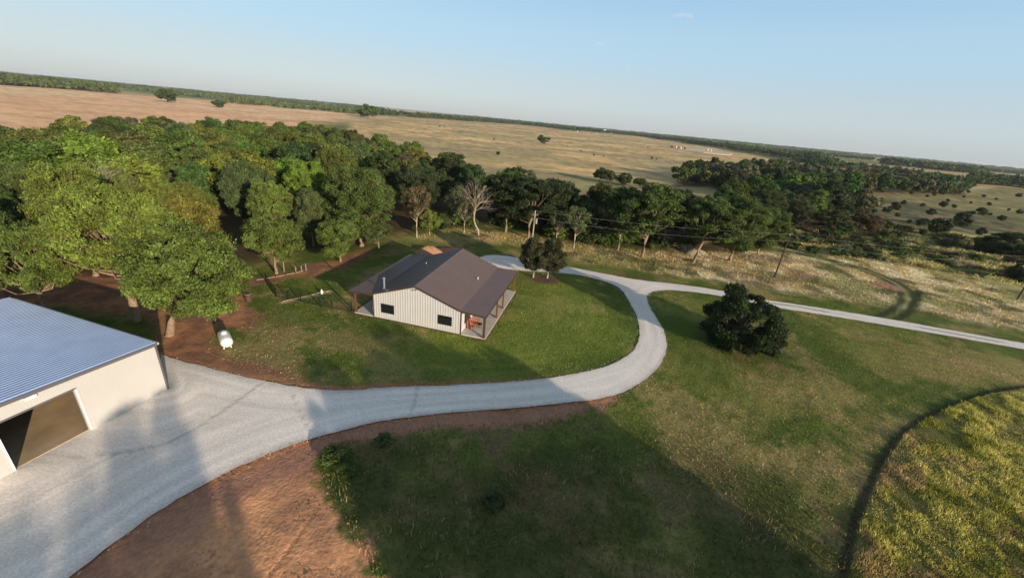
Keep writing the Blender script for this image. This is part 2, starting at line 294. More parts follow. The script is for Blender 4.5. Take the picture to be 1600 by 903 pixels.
def link(name, me, parent=None, loc=None):
    o = bpy.data.objects.new(name, me); COL.objects.link(o)
    if parent: o.parent = parent
    if loc is not None: o.location = loc
    return o
def tag(o, label=None, cat=None, group=None, kind=None):
    for k, v in (('label', label), ('category', cat), ('group', group), ('kind', kind)):
        if v: o[k] = v
    return o
def thing(name, label, cat, loc=(0, 0, 0), rz=0, group=None):
    o = bpy.data.objects.new(name, None); COL.objects.link(o); o.location = loc; o.rotation_euler = (0, 0, rz); o.empty_display_size = .3
    return tag(o, label, cat, group)
class MB:
    def __init__(s): s.V = []; s.F = []
    def box(s, c, d, R=None):
        """centre, full size"""
        k = len(s.V); x, y, z = [t/2 for t in d]
        for sx in (-1, 1):
            for sy in (-1, 1):
                for sz in (-1, 1):
                    p = Vector((sx*x, sy*y, sz*z)); p = R @ p if R else p; s.V.append(tuple(p+Vector(c)))
        s.F += [tuple(k+i for i in f) for f in ((0,1,3,2),(4,6,7,5),(0,4,5,1),(2,3,7,6),(0,2,6,4),(1,5,7,3))]; return s
    def bb(s, a, b): return s.box([(a[i]+b[i])/2 for i in range(3)], [abs(b[i]-a[i]) for i in range(3)])
    def bar(s, a, b, w, h=None):
        a = Vector(a); b = Vector(b); d = b-a; return s.box((a+b)/2, (w, h or w, d.length), d.to_track_quat('Z', 'Y').to_matrix())
    def tube(s, pts, rad, n=8, cap=True):
        pts = [Vector(p) for p in pts]; k0 = len(s.V); up = Vector((0, 0, 1))
        rad = rad if hasattr(rad, '__len__') else [rad]*len(pts)
        for i, p in enumerate(pts):
            d = (pts[min(i+1, len(pts)-1)]-pts[max(i-1, 0)]).normalized(); q = d.to_track_quat('Z', 'Y')
            for j in range(n):
                a = 2*math.pi*j/n; s.V.append(tuple(p+q @ Vector((math.cos(a)*rad[i], math.sin(a)*rad[i], 0))))
        for i in range(len(pts)-1):
            for j in range(n):
                a = k0+i*n+j; b = k0+i*n+(j+1) % n; s.F.append((a, b, b+n, a+n))
        if cap: s.F.append(tuple(k0+j for j in range(n))[::-1]); s.F.append(tuple(k0+(len(pts)-1)*n+j for j in range(n)))
        return s
    def poly(s, pts): k = len(s.V); s.V += [tuple(p) for p in pts]; s.F.append(tuple(range(k, k+len(pts)))); return s
    def prism(s, prof, a, b):
        """prof: list of (u,v) -> points a(u,v), b(u,v) functions"""
        n = len(prof); k = len(s.V); s.V += [tuple(a(*p)) for p in prof]+[tuple(b(*p)) for p in prof]
        for j in range(n): s.F.append((k+j, k+(j+1) % n, k+n+(j+1) % n, k+n+j))
        s.F.append(tuple(range(k, k+n))[::-1]); s.F.append(tuple(range(k+n, k+2*n))); return s
    def build(s, name, mat, parent=None, loc=None, smooth_=False):
        me = bpy.data.meshes.new(name); me.from_pydata(s.V, [], s.F); me.materials.append(mat)
        bm = bmesh.new(); bm.from_mesh(me); bmesh.ops.recalc_face_normals(bm, faces=bm.faces); bm.to_mesh(me); bm.free()
        if smooth_: me.polygons.foreach_set('use_smooth', [True]*len(me.polygons))
        me.update(); return link(name, me, parent, loc)

# ------------------------------------------------------------------ ground
def make_ground():
    az = np.concatenate([np.radians(np.linspace(-70, 70, 470)), np.radians(np.linspace(70, 290, 56)[1:-1])])
    r = np.concatenate([[.01, 2, 4, 6, 7.5], np.geomspace(8.5, 260, 450), np.geomspace(260, 14000, 120)[1:]])
    A, Rr = np.meshgrid(az, r); x = np.sin(A)*Rr; y = np.cos(A)*Rr
    nr, na = x.shape; z = height(x, y)
    dl = sdist(x, y, DIRT_LOW); z = z+ss(-.5, .5, dl)*(.17*(fbm(x, y, 1.9, 41, 4)-.75))*(Rr < 60)
    dr = ldist(x, y, np.vstack([gpl([(640,665),(652,604)])])); 
    dt = ldist(x, y, gpl([(490,800),(455,850),(415,903),(395,925)])); z = z-.05*ss(.12, .03, dt)
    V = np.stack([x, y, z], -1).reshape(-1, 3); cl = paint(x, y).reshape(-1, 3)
    i = np.arange(nr-1)[:, None]*na; j = np.arange(na)[None]; jn = (j+1) % na
    Q = np.stack([i+j, i+na+j, i+na+jn, i+jn], -1).reshape(-1, 4)
    Q = Q[:, ::-1]
    o = link('ground', mesh_np('ground', V, Q, M['ground'], cl, smooth_=True)); tag(o, kind='structure')
make_ground()
def resample(P, step):
    P = np.asarray(P); Q = []
    for k in range(len(P)):
        a, b = P[k], P[(k+1) % len(P)]; n = max(1, int(np.hypot(*(b-a))/step)); n = min(n, 60)
        for t in range(n): Q.append(a+(b-a)*t/n)
    return np.array(Q)
def sheet(name, P, z, step, mat, colf, jit=.12, zf=None):
    B = resample(P, .35); B = B+(np.stack([fbm(B[:, 0], B[:, 1], .8, 51), fbm(B[:, 0], B[:, 1], .8, 52)], -1)-.5)*2*jit
    x0, y0 = P.min(0); x1, y1 = P.max(0); X, Y = np.meshgrid(np.arange(x0, x1, step), np.arange(y0, y1, step)); X = X+((np.arange(X.shape[0]) % 2)*step/2)[:, None]
    X = X.ravel(); Y = Y.ravel(); d = sdist(X, Y, B); keep = d > step*.5; X = X[keep]; Y = Y[keep]
    pts = [Vector(p) for p in B]+[Vector(p) for p in zip(X, Y)]; nb = len(B)
    vs, es, fs, _, _, _ = delaunay_2d_cdt(pts, [], [list(range(nb))], 1, 1e-5)
    V = np.array([(v[0], v[1]) for v in vs]); Z = np.full(len(V), z)
    if zf is not None: Z = Z+zf(V[:, 0], V[:, 1])
    F = np.array([f for f in fs if len(f) == 3])
    o = link(name, mesh_np(name, np.column_stack([V, Z]), F, mat, colf(V[:, 0], V[:, 1]), smooth_=True)); return o
RUT1 = smooth(gpl([(60,712),(130,716),(210,705),(270,690),(330,655),(380,620),(410,598)]), 2, False)
RUT2 = smooth(gpl([(300,700),(360,672),(420,662),(470,640),(520,632)]), 2, False)
CRK = gpl([(652,605),(648,628),(640,650)]); CRK2 = smooth(gpl([(455,612),(470,645),(484,676)]), 1, False)
def gravel_col(x, y):
    d = sdist(x, y, DRIVE); n = fbm(x, y, 3, 61); c = np.zeros(x.shape+(3,))+[.88, .785, .69]
    st = fbm(d*3.1, x*.10+y*.06, 1., 62, 3); c = c*(1+.42*(st-.5)+.18*(fbm(d*1.25, x*.05+y*.03, 1., 67, 2)-.5))[:, None]*(1+.14*(n-.5))[:, None]
    near = ss(60, 30, np.hypot(x, y))
    for L_, wd in ((RUT1, .09), (CRK, .07), (CRK2, .06)): c = mix(c, [.24, .22, .21], ss(wd*2, wd*.4, ldist(x, y, L_)+.12*(fbm(x, y, 1, 63)-.5))*.45)
    # thin grass strip down the middle of the narrow lane
    mid = ldist(x, y, (gpl([(1180,471),(1240,478),(1300,489),(1400,505),(1500,523),(1600,541),(1700,558)])))
    c = mix(c, [.16, .16, .08], ss(.28, .08, mid)*ss(.5, .62, fbm(x, y, 9, 64))*(x > 38)*.9)
    c = mix(c, [.40, .27, .20], ss(.5, 0., d+.5*(fbm(x, y, .9, 65)-.5))*.45)
    return np.clip(c, 0, 1)
dro = sheet('gravel_drive', DRIVE, .02, .28, M['gravel'], gravel_col, zf=lambda x, y: .035*(fbm(sdist(x, y, DRIVE)*2.2, x*.12+y*.08, 1., 66, 2)-.5)); tag(dro, kind='structure')

# ------------------------------------------------------------------ grass as geometry
def blades(name, P, dens, h, wd, colf, label, lean=.35, hmod=None, keep=None, var=(.65, 1.35)):
    x0, y0 = P.min(0); x1, y1 = P.max(0); n = int((x1-x0)*(y1-y0)*dens)
    x = RNG.uniform(x0, x1, n); y = RNG.uniform(y0, y1, n); d = sdist(x, y, P); k = d > 0
    if keep is not None: k &= keep(x, y, d)
    # only where the camera could look
    k &= (np.abs(np.arctan2(x, y)) < 1.2)
    x = x[k]; y = y[k]; n = len(x); z = height(x, y)-.02
    hh = RNG.uniform(h[0], h[1], n)
    if hmod is not None: hh = hh*hmod(x, y)
    a = RNG.uniform(0, 2*math.pi, n); ww = RNG.uniform(wd[0], wd[1], n); dx = np.cos(a)*ww/2; dy = np.sin(a)*ww/2
    lx = RNG.normal(0, lean, n)*hh; ly = RNG.normal(0, lean, n)*hh
    V = np.stack([np.stack([x-dx, y-dy, z], -1), np.stack([x+dx, y+dy, z], -1), np.stack([x+dx*.7+lx*.5, y+dy*.7+ly*.5, z+hh*.6], -1), np.stack([x-dx*.7+lx*.5, y-dy*.7+ly*.5, z+hh*.6], -1), np.stack([x+lx*1.3, y+ly*1.3, z+hh], -1)], 1).reshape(-1, 3)
    b = np.arange(n)[:, None]*5; T = np.concatenate([b+[0, 1, 2], b+[0, 2, 3], b+[3, 2, 4]])
    c = colf(x, y)*RNG.uniform(var[0], var[1], n)[:, None]
    o = link(name, mesh_np(name, V, T, M['blade'], np.repeat(np.clip(c, 0, 1), 5, 0))); tag(o, label, 'grass', kind='stuff'); return o
def tallcol(x, y):
    n = fbm(x, y, 5, 71); m = fbm(x, y, 1.6, 72); c = np.zeros(x.shape+(3,))+[.36, .35, .055]; c = mix(c, [.70, .62, .17], ss(.42, .62, n*.5+m*.5)); c = mix(c, [.52, .36, .19], ss(.52, .66, fbm(x*.5+y*.5, y-x, 4, 73))*.8)
    c = mix(c, [.09, .13, .025], ss(.60, .70, fbm(x, y, 3, 74))*.7); return c
TV = np.array([gp(1310, 1000), gp(1326, 903), gp(1330, 870), gp(1345, 810), gp(1372, 740), gp(1402, 690), gp(1440, 657), gp(1500, 630), gp(1550, 614), gp(1600, 606), [68, 41], [62, 20], [36, 2]])
TV = np.vstack([smooth(TV[:10], 2, False), TV[10:]])
blades('tall_grass', TV, 170, (.10, .30), (.03, .07), tallcol, 'tall yellow green uncut grass filling the lower right corner', lean=.28, hmod=lambda x, y: (.25+1.4*ss(.3, .7, fbm(x, y, 1.3, 75)))*(1-.5*ss(.58, .7, fbm(x, y, 3, 74))))
LAWN = np.array([(-9, 11), (8, 9.5), (34, 12), (60, 38), (60, 50), (40, 56), (22, 60), (8, 62), (-14, 40), (-30, 30), (-28, 40), (-36, 48), (-24, 26), (-12, 20)])
LAWN = np.array([(-34, 50), (-34, 28), (-12, 18), (-8, 10), (34, 10), (62, 40), (62, 62), (-2, 66)])
def lawnkeep(x, y, d):
    return (sdist(x, y, DRIVE) < .04) & (sdist(x, y, DIRT_LOW) < .1) & (sdist(x, y, TALL) < -.1) & (sdist(x, y, HOUSEPOLY) < -.2) & (sdist(x, y, DIRT_TREES) < .1) & (sdist(x, y, BARNPOLY) < -.3)
def lawncol(x, y): return np.clip(paint(x, y)*1.25, 0, 1)
blades('mown_grass', LAWN, 40, (.03, .12), (.04, .10), lawncol, 'short mown lawn grass around the house and drive', keep=lawnkeep, lean=.5, var=(.45, 1.75), hmod=lambda x, y: .7+.9*fbm(x, y, 3, 81)+.8*ss(32, 20, y)*fbm(x, y, 1.2, 82))
FG = np.array([(-12, 22.5), (-9, 14), (-7, 10), (8, 10), (21, 13), (24, 19), (14, 25), (6, 29), (-6, 28)])
blades('straggly_grass', FG, 14, (.12, .42), (.04, .09), lambda x, y: mix(np.zeros(x.shape+(3,))+[.15, .14, .05], [.38, .27, .15], ss(.45, .58, fbm(x, y, 2.6, 85))), 'straggly pale seed stalks in the shaded foreground grass', keep=lambda x, y, d: lawnkeep(x, y, d) & (fbm(x, y, 2.4, 86) > .47), lean=.35)
blades('meadow_grass', MEADOW, 14, (.10, .34), (.07, .20), lambda x, y: np.clip(paint(x, y)*1.2, 0, 1), 'dry straw coloured meadow grass beyond the gravel lane', keep=lambda x, y, d: (sdist(x, y, DRIVE) < -1.5) & (x < 100) & (ldist(x, y, TRACKC) > 1.5), lean=.5, hmod=lambda x, y: .3+1.1*fbm(x, y, 3, 83))
blades('rough_weeds', ROUGH, 8, (.25, .65), (.12, .32), lambda x, y: np.clip(paint(x, y)*1.15, 0, 1), 'rank green and yellow weeds on the rough ground behind the power line', lean=.5, keep=lambda x, y, d: x < 150, hmod=lambda x, y: .2+1.5*ss(.35, .65, fbm(x*.6, y*1.3, 3.4, 23)))

# ------------------------------------------------------------------ loose stones and clods
def pebbles(name, x, y, z, s, mat, label):
    n = len(x); D = np.array([(1, 0, 0), (-1, 0, 0), (0, 1, 0), (0, -1, 0), (0, 0, 1), (0, 0, -.6)]); sc_ = s[:, None, None]*RNG.uniform(.5, 1.2, (n, 6, 1)); a = RNG.uniform(0, 6.28, n); ca, sa = np.cos(a)[:, None], np.sin(a)[:, None]
    P = D[None]*sc_; X = P[..., 0]*ca-P[..., 1]*sa; Y = P[..., 0]*sa+P[..., 1]*ca; V = np.stack([X+x[:, None], Y+y[:, None], P[..., 2]*.7+z[:, None]], -1).reshape(-1, 3)
    T = np.array([(0, 2, 4), (2, 1, 4), (1, 3, 4), (3, 0, 4)]); F = (np.arange(n)[:, None, None]*6+T[None]).reshape(-1, 3); o = link(name, mesh_np(name, V, F, mat)); tag(o, label, name.replace('_', ' '), kind='stuff')
k = 30000; x = RNG.uniform(-34, 24, k); y = RNG.uniform(9, 62, k); d = sdist(x, y, DRIVE); kk = (np.abs(d+.15) < .45) & (RNG.random(k) < np.exp(-np.abs(d+.1)*4)) & (sdist(x, y, BARNPOLY) < -.2); x, y = x[kk], y[kk]
M['stone'] = plain('limestone_chips', (.62, .56, .50), .9, noise=.2, nscale=2)
pebbles('loose_stones', x, y, np.full(len(x), .015), RNG.uniform(.03, .08, len(x)), M['stone'], 'pale limestone chips scattered along the edges of the gravel drive')
k = 9000; x = RNG.uniform(-26, 12, k); y = RNG.uniform(8, 32, k); kk = (sdist(x, y, DIRT_LOW) > .2) & (fbm(x, y, 3, 87) > .5); x, y = x[kk], y[kk]
pebbles('soil_clods', x, y, height(x, y)-.03, RNG.uniform(.025, .085, len(x))*(1+1.2*(RNG.random(len(x)) < .04)), M['soil'], 'clods of red earth lying on the graded dirt below the drive')
# ------------------------------------------------------------------ trees
def leaf_quads(P, dirs, size, rng, droop=0., up=0.):
    n = len(P); nrm = rng.normal(size=(n, 3))*.9+dirs*.75; nrm[:, 2] += .35; nrm /= np.linalg.norm(nrm, axis=1)[:, None]+1e-9
    t = rng.normal(size=(n, 3)); t[:, 2] += up; t -= nrm*(t*nrm).sum(1)[:, None]; t /= np.linalg.norm(t, axis=1)[:, None]+1e-9
    b = np.cross(nrm, t); s = size*rng.uniform(.6, 1.35, n)[:, None]; L_ = t*s*.85; W = b*s*.42
    V = np.stack([P-L_, P+W, P+L_+nrm*s*.12, P-W], 1).reshape(-1, 3)
    Q = np.arange(n*4).reshape(-1, 4); return V, Q
def clumps_in(rng, n, rx, rz, cz, kind, cr, amp=1.):
    out = []; lobes = [(rng.normal(size=3), rng.uniform(-.34, .30)*amp) for _ in range(9)]; lobes = [(v/np.linalg.norm(v), a) for v, a in lobes]; t = 0
    md = (cr*rx*.85)**2
    while len(out) < n and t < n*80:
        t += 1; p = rng.uniform(-1.1, 1.1, 3); q = np.linalg.norm(p)
        if q < .38: continue
        d = p/q; env = .88+sum(a*max(0, float(d@v))**4 for v, a in lobes)
        if q > env: continue
        if q < env*.62 and rng.random() < .65: continue
        if kind == 'spread' and p[2] < -.55: continue
        if kind == 'cone' and math.hypot(p[0], p[1]) > .95*(1-.62*(p[2]+1)/2): continue
        c = np.array([p[0]*rx, p[1]*rx, cz+p[2]*rz])
        if out and (((np.array(out)-c)**2).sum(1) < md).any() and rng.random() > .06: continue
        out.append(c)
    return out
def tree_proto(seed, kind='round', H=12., rx=5.5, base=.22, ncl=34, nleaf=16000, leaf=.2, cr=.34, trunk=.28, lod=0, lean=0., sparse=0., bark=None, up=0., amp=1.):
    """unit tree: returns (trunk mesh, crown mesh), base at origin"""
    rng = np.random.default_rng(seed); z0 = H*base; rz = (H-z0)/2; cz = z0+rz
    cl = clumps_in(rng, ncl, rx*.92, rz*.92, cz, kind, cr, amp)
    # skeleton
    mb = MB(); fork = Vector((lean*.4, 0, max(z0*.9, .6))); n = 8 if lod == 0 else 5
    top = Vector((lean+rng.normal(0, .3), rng.normal(0, .3), H*.72))
    mb.tube([(0, 0, -.3), (0, 0, .12), (lean*.15, 0, z0*.45), fork, fork.lerp(top, .5)+Vector((.2, -.1, 0)), top], [trunk*1.7, trunk*1.15, trunk, trunk*.82, trunk*.45, trunk*.1], n)
    use = cl[::2] if lod == 0 else cl[::5]
    for k, c in enumerate(use):
        c = Vector(c); t = min(.8, max(0., (c.z-z0)/(H-z0)*.7)); a = fork.lerp(top, t*.8)
        m = a.lerp(c, .55); m.z -= .06*(c-a).length; m += Vector(rng.normal(0, .2, 3)); rr = trunk*(.42-.28*t)
        mb.tube([a, m, c], [rr, rr*.55, rr*.14], 5 if lod == 0 else 3, False)
        if lod == 0:
            for _ in range(3 if sparse == 0 else 6):
                e = c+Vector(rng.normal(0, 1, 3)).normalized()*rx*cr*.9; mb.tube([m.lerp(c, .6), m.lerp(e, .7), e], [rr*.3, rr*.2, .012], 3, False)
    me = bpy.data.meshes.new('trunk'); me.from_pydata(mb.V, [], mb.F); me.materials.append(bark or M['bark']); me.polygons.foreach_set('use_smooth', [True]*len(me.polygons)); me.update()
    # crown
    P = []; D = []; per = nleaf//len(cl)
    for c in cl:
        r = rx*cr*rng.uniform(.6, 1.35); m = int(per*(r/(rx*cr))**2)
        d = rng.normal(size=(m, 3)); d /= np.linalg.norm(d, axis=1)[:, None]
        rad = r*rng.uniform(.08, 1, m)**.42
        # ragged surface: radius modulated by a few lobes
        lob = 0
        for _ in range(5):
            v = rng.normal(size=3); v /= np.linalg.norm(v); lob = lob+np.maximum(0, d@v)**6
        rad = rad*(.72+.45*np.minimum(lob, 1))
        p = c+d*rad[:, None]*[1, 1, .68]
        if kind == 'spray': p[:, 2] += .35*rad*(rng.random(m) < .35)
        p = p+rng.normal(size=(m, 3))*r*.10
        keep = (p[:, 2] > z0*.6)
        P.append(p[keep]); D.append((d*.6+(p-[0, 0, cz*.9])/rx*.6)[keep])
    P = np.concatenate(P); D = np.concatenate(D); D /= np.linalg.norm(D, axis=1)[:, None]+1e-9
    V, Q = leaf_quads(P, D, leaf, rng, up=up)
    cm = mesh_np('crown', V, Q, M['leaf'], rnd=rng.random(len(Q)))
    return me, cm, H, rx
PR = {}
PR['oak'] = tree_proto(1, 'round', 13, 6.2, .08, 170, 60000, .155, .155, .34)
PR['oak2'] = tree_proto(2, 'round', 13, 5.6, .06, 150, 56000, .155, .17, .30)
PR['near'] = tree_proto(3, 'spread', 12, 6.0, .30, 160, 70000, .14, .135, .36, lean=.5)
PR['spray'] = tree_proto(4, 'spray', 12, 5.8, .30, 180, 76000, .13, .125, .30, up=2.)
PR['globe'] = tree_proto(5, 'round', 8, 4.2, .14, 120, 50000, .13, .17, .18)
PR['cedar'] = tree_proto(6, 'cone', 8, 5.2, .02, 120, 60000, .15, .15, .22, up=2.5, amp=1.9, bark=M['darkbark'])
PR['cone'] = tree_proto(7, 'cone', 11, 3.8, .10, 70, 26000, .19, .24, .2, up=.8)
PR['thin'] = tree_proto(8, 'round', 12, 3.6, .25, 46, 5200, .19, .20, .16, sparse=1, bark=M['palebark'])
PR['tall'] = tree_proto(9, 'round', 15, 4.6, .24, 95, 34000, .21, .20, .22)
PR['airy'] = tree_proto(11, 'round', 15, 4.6, .3, 56, 20000, .20, .24, .22)
PR['small'] = tree_proto(10, 'round', 5.5, 2.6, .22, 60, 18000, .13, .22, .11, bark=M['palebark'])
for k in range(4): PR['mid%d' % k] = tree_proto(20+k, ['round', 'round', 'spread', 'round'][k], 12, 5.6-.4*k, .08, 95+6*k, 20000, .25, .18, .28, lod=1, bark=M['darkbark'])
for k in range(3): PR['far%d' % k] = tree_proto(30+k, 'round', 10, 5.2, .03, 30, 2400, .70, .28, .25, lod=1, bark=M['darkbark'])
for k in range(3): PR['shrub%d' % k] = tree_proto(40+k, 'round', 3, 2.0, .02, 26, 2200, .22, .30, .08, lod=1, bark=M['darkbark'], amp=.35)
LABELQ = []
def tree(name, proto, x, y, h, wd, label, cat, col, group=None, rz=None, tilt=None, crown='crown'):
    tm, cm, H, rx = PR[proto]; z = hz(x, y); r = thing(name, label, cat, (x, y, z-.03), random.uniform(0, 6.28) if rz is None else rz, group)
    r.scale = (wd/2/rx, wd/2/rx, h/H)
    if tilt:
        q = Vector((0, 0, 1)).rotation_difference(Vector((tilt[0], tilt[1], 1)).normalized()); r.rotation_mode = 'QUATERNION'; r.rotation_quaternion = q @ Matrix.Rotation(random.uniform(0, 6.28) if rz is None else rz, 3, 'Z').to_quaternion()
    LABELQ.append(r); t = link('trunk', tm, r); c = link(crown, cm, r); c.color = (*col, 1); return r
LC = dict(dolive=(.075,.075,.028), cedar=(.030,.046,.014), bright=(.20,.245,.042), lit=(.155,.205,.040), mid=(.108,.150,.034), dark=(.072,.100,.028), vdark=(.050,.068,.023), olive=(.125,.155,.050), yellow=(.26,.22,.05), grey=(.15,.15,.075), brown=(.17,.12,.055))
# hand-placed trees: (proto, px base, height, width, colour, name, label, rz)
TILT = {(265,523): (.36, .0), (214,502): (.0, .05), (1083,410): (.14, 0)}
HP = [
 ('spray', (265,523), 12.8, 12.6, 'lit', 'shade_tree', 'green shade tree on red dirt behind the barn corner, with stout pale trunk', 0.3),
 ('near', (214,502), 14.2, 12.2, 'bright', 'shade_tree', 'largest spreading yellow green tree behind the barn roof, with leaning pale trunk', 2.1),
 ('near', (85,505), 10.5, 9.4, 'lit', 'shade_tree', 'yellow green tree leaning over the far side of the barn roof at left edge', 4.0),
 ('oak2', (10,470), 11.0, 9.5, 'mid', 'shade_tree', 'green tree at the left edge of photo above the barn roof', 1.0),
 ('oak', (150,430), 13.5, 10.5, 'bright', 'woodland_tree', 'tall yellow green tree behind the spreading tree by the barn', 0.4),
 ('globe', (432,427), 8.4, 9.6, 'lit', 'lawn_tree', 'round bright green tree on two pale trunks at the log edging by the pen', 0.7),
 ('globe', (532,408), 7.0, 8.2, 'lit', 'lawn_tree', 'low round bright green tree in shade edge left of the house roof', 3.4),
 ('oak', (565,384), 13.0, 13.5, 'mid', 'oak_tree', 'large dense dark green oak behind the left roof of the house', 5.2),
 ('globe', (592,388), 5.0, 6.2, 'olive', 'scrub_tree', 'small olive brown scrub tree at the foot of the large oak', 1.9),
 ('globe', (490,384), 10.0, 6.2, 'olive', 'scrub_tree', 'pale olive tree between the two round bright trees', 2.9),
 ('thin', (651,371), 11.0, 6.2, 'brown', 'thinning_tree', 'thinning yellow brown tree standing behind the house ridge, left of the pale bare tree', 1.1),
 ('small', (671,366), 5.0, 4.6, 'bright', 'young_tree', 'small bright green tree beside the thinning brown tree', 1.6),
 ('thin', (709,352), 9.5, 5.6, 'olive', 'thin_tree', 'slender olive tree with bare pale trunk before the dark woods', 2.2),
 ('thin', (725,364), 8.0, 4.8, 'grey', 'thin_tree', 'small greyish thin tree immediately left of the bare tree', 2.6),
 ('tall', (825,372), 13.0, 12.5, 'vdark', 'dark_tree', 'tall dark tree behind the near utility pole', 0.1),
 ('tall', (790,362), 13.0, 12.0, 'vdark', 'dark_tree', 'dark tree filling the gap right of the bare tree', 2.8),
 ('tall', (865,368), 12.5, 11.0, 'vdark', 'dark_tree', 'dark tree right of the near utility pole', 4.4),
 ('thin', (896,388), 9.0, 6.8, 'olive', 'thin_tree', 'lone thin olive tree at the dry meadow edge right of utility pole', 3.9),
 ('thin', (868,382), 7.5, 4.4, 'grey', 'thin_tree', 'small thin tree with two bare stems just right of the utility pole', 4.1),
 ('tall', (1003,401), 15.0, 13.0, 'mid', 'tall_tree', 'tallest green tree over the power lines above the drive junction', 0.9),
 ('tall', (965,391), 13.5, 9.5, 'dark', 'tall_tree', 'green tree left of the tallest tree above the drive junction', 3.3),
 ('tall', (1035,382), 13.0, 9.0, 'vdark', 'dark_tree', 'dark tree set back between the two tall meadow edge trees', 3.0),
 ('tall', (1083,410), 13.5, 11.5, 'mid', 'leaning_tree', 'tree with leaning pale trunk beside the brush pile at the meadow edge', 5.5),
 ('tall', (1060,370), 11.0, 9.5, 'dark', 'dark_tree', 'dark tree behind the leaning trunk tree', 0.5),
 ('oak2', (1140,408), 14.0, 13.5, 'mid', 'oak_tree', 'broad green tree between the leaning trunk tree and the second utility pole', 4.9),
 ('oak2', (1183,398), 11.5, 9.0, 'mid', 'oak_tree', 'green tree just left of the second utility pole', 1.4),
 ('oak', (1190,352), 10.0, 13.0, 'dark', 'oak_tree', 'dark tree behind and right of the broad tree by the second pole', 3.1),
 ('cone', (1262,350), 12.0, 9.0, 'lit', 'cottonwood_tree', 'upright light green tree standing out of the dark creek woods', 1.3),
 ('globe', (1352,366), 6.5, 9.0, 'brown', 'scrub_tree', 'rusty yellow scrub tree at the right end of the creek woods', 5.0),
 ('globe', (1374,362), 4.6, 7.0, 'olive', 'scrub_tree', 'olive scrub tree right beside the rusty one', 3.0),
 ('cedar', (1572,400), 8.0, 17.0, 'vdark', 'cedar_tree', 'wide dark cedar mound at the right edge of the photo above the meadow', 3.7),
 ('cedar', (1592,440), 5.5, 6.5, 'vdark', 'cedar_tree', 'smaller dark cedar by the rightmost utility pole', 2.7),
 ('cedar', (1148,540), 8.3, 12.4, 'cedar', 'cedar_tree', 'dark ragged cedar standing alone on the lawn between drive and lane', 1.9),
 ('small', (833,433), 6.6, 6.0, 'dolive', 'yard_tree', 'left one of the two small trees on bare ground beside the drive behind the house', 0.9),
 ('small', (855,434), 6.4, 6.6, 'dolive', 'yard_tree', 'right one of the two small trees on bare ground beside the drive behind the house', 3.9),
]
for pr, b, h, wd, colr, nm, lab, rz in HP:
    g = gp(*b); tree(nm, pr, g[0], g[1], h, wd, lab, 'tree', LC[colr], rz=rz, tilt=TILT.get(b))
placed = [tuple(gp(*b))+(wd/2,) for pr, b, h, wd, *_ in HP]
# bare tree
def bare_tree(x, y, h, seed, label):
    rng = random.Random(seed); r = thing('bare_tree', label, 'tree', (x, y, hz(x, y)), 0); mb = MB(); tw = MB()
    def grow(p, d, L_, rad, lv):
        pts = [p]; rr = [rad]; q = p
        for k in range(3):
            d = (d+Vector((rng.gauss(0, .13), rng.gauss(0, .13), rng.gauss(.05, .1)))).normalized(); q = q+d*L_/3; pts.append(q); rr.append(rad*(1-.15*(k+1)))
        (mb if lv < 3 else tw).tube(pts, rr, 6 if lv < 2 else 3, False)
        if lv >= 6: return
        for k in range(3 if lv < 5 else 2):
            a = d.orthogonal().normalized(); a.rotate(Matrix.Rotation(rng.uniform(0, 6.28), 3, d)); nd = (d+a*rng.uniform(.45, .9)).normalized()
            grow(pts[-1] if k < 2 else pts[2], nd, L_*rng.uniform(.62, .82), rad*.55, lv+1)
    grow(Vector((0, 0, -.2)), Vector((0, 0, 1)), h*.33, h*.020, 0)
    mb.build('trunk', M['palebark'], r); tw.build('twigs', M['palebark'], r); return r
g = gp(748, 367); bare_tree(g[0], g[1], 11.5, 5, 'pale leafless tree with spreading bare branches before the dark woods')
for k_, (x_, y_, h_, lab_) in enumerate([(-66, 64, 12.0, 'grey leafless treetop showing above the spreading tree by the barn')]): bare_tree(x_, y_, h_, 20+k_, lab_)
g = gp(1325, 448-40); bare_tree(*gp(1500, 412), 3.0, 8, 'low grey dead brush tangle on the rough ground right of the second pole')
# forests
def scatter(P, n, mind, seed, extra=()):
    rng = np.random.default_rng(seed); out = []; x0, y0 = P.min(0); x1, y1 = P.max(0); t = 0
    while len(out) < n and t < n*60:
        t += 1; x = rng.uniform(x0, x1); y = rng.uniform(y0, y1)
        if sdist(np.array([x]), np.array([y]), P)[0] < 1: continue
        if any((x-a)**2+(y-b)**2 < mind**2 for a, b in out): continue
        if any((x-a)**2+(y-b)**2 < (c*.8+1.5)**2 for a, b, c in placed): continue
        out.append((x, y))
    return out
def pix(x, y, z=0.):
    d = np.array([x, y, z-CH]); t = d@_F; return 800+FP*(d@CR)/t, 451.5-FP*(d@CU)/t
def region(x, y):
    u, v = pix(x, y, 8); D = math.hypot(x, y)
    row = 'front row' if D < 75 else ('second row' if D < 100 else ('middle' if D < 140 else ('back rows' if D < 190 else 'farthest rows')))
    col = 'left edge' if u < 90 else ('above the barn' if u < 230 else ('above the propane tank' if u < 360 else ('above the pen' if u < 500 else ('behind the big oak' if u < 620 else 'behind the house'))))
    return 'in the %s of the woods, %s' % (row, col)
def place_words(x, y, what):
    u, v = pix(x, y, 5)
    if what == 'b': return 'behind %s' % ('the house pole' if u < 870 else ('the lone thin olive tree' if u < 940 else ('the tallest meadow edge tree' if u < 1040 else ('the leaning trunk tree' if u < 1120 else 'the broad green tree'))))
    if what == 'creek':
        return 'of the creek %s, %s' % ('above the leaning trunk tree' if u < 1130 else ('above the second pole' if u < 1220 else ('by the light upright tree' if u < 1290 else ('above the rusty scrub tree' if u < 1370 else 'toward the yellow pasture'))), 'back' if v < 285 else ('middle' if v < 315 else 'front'))
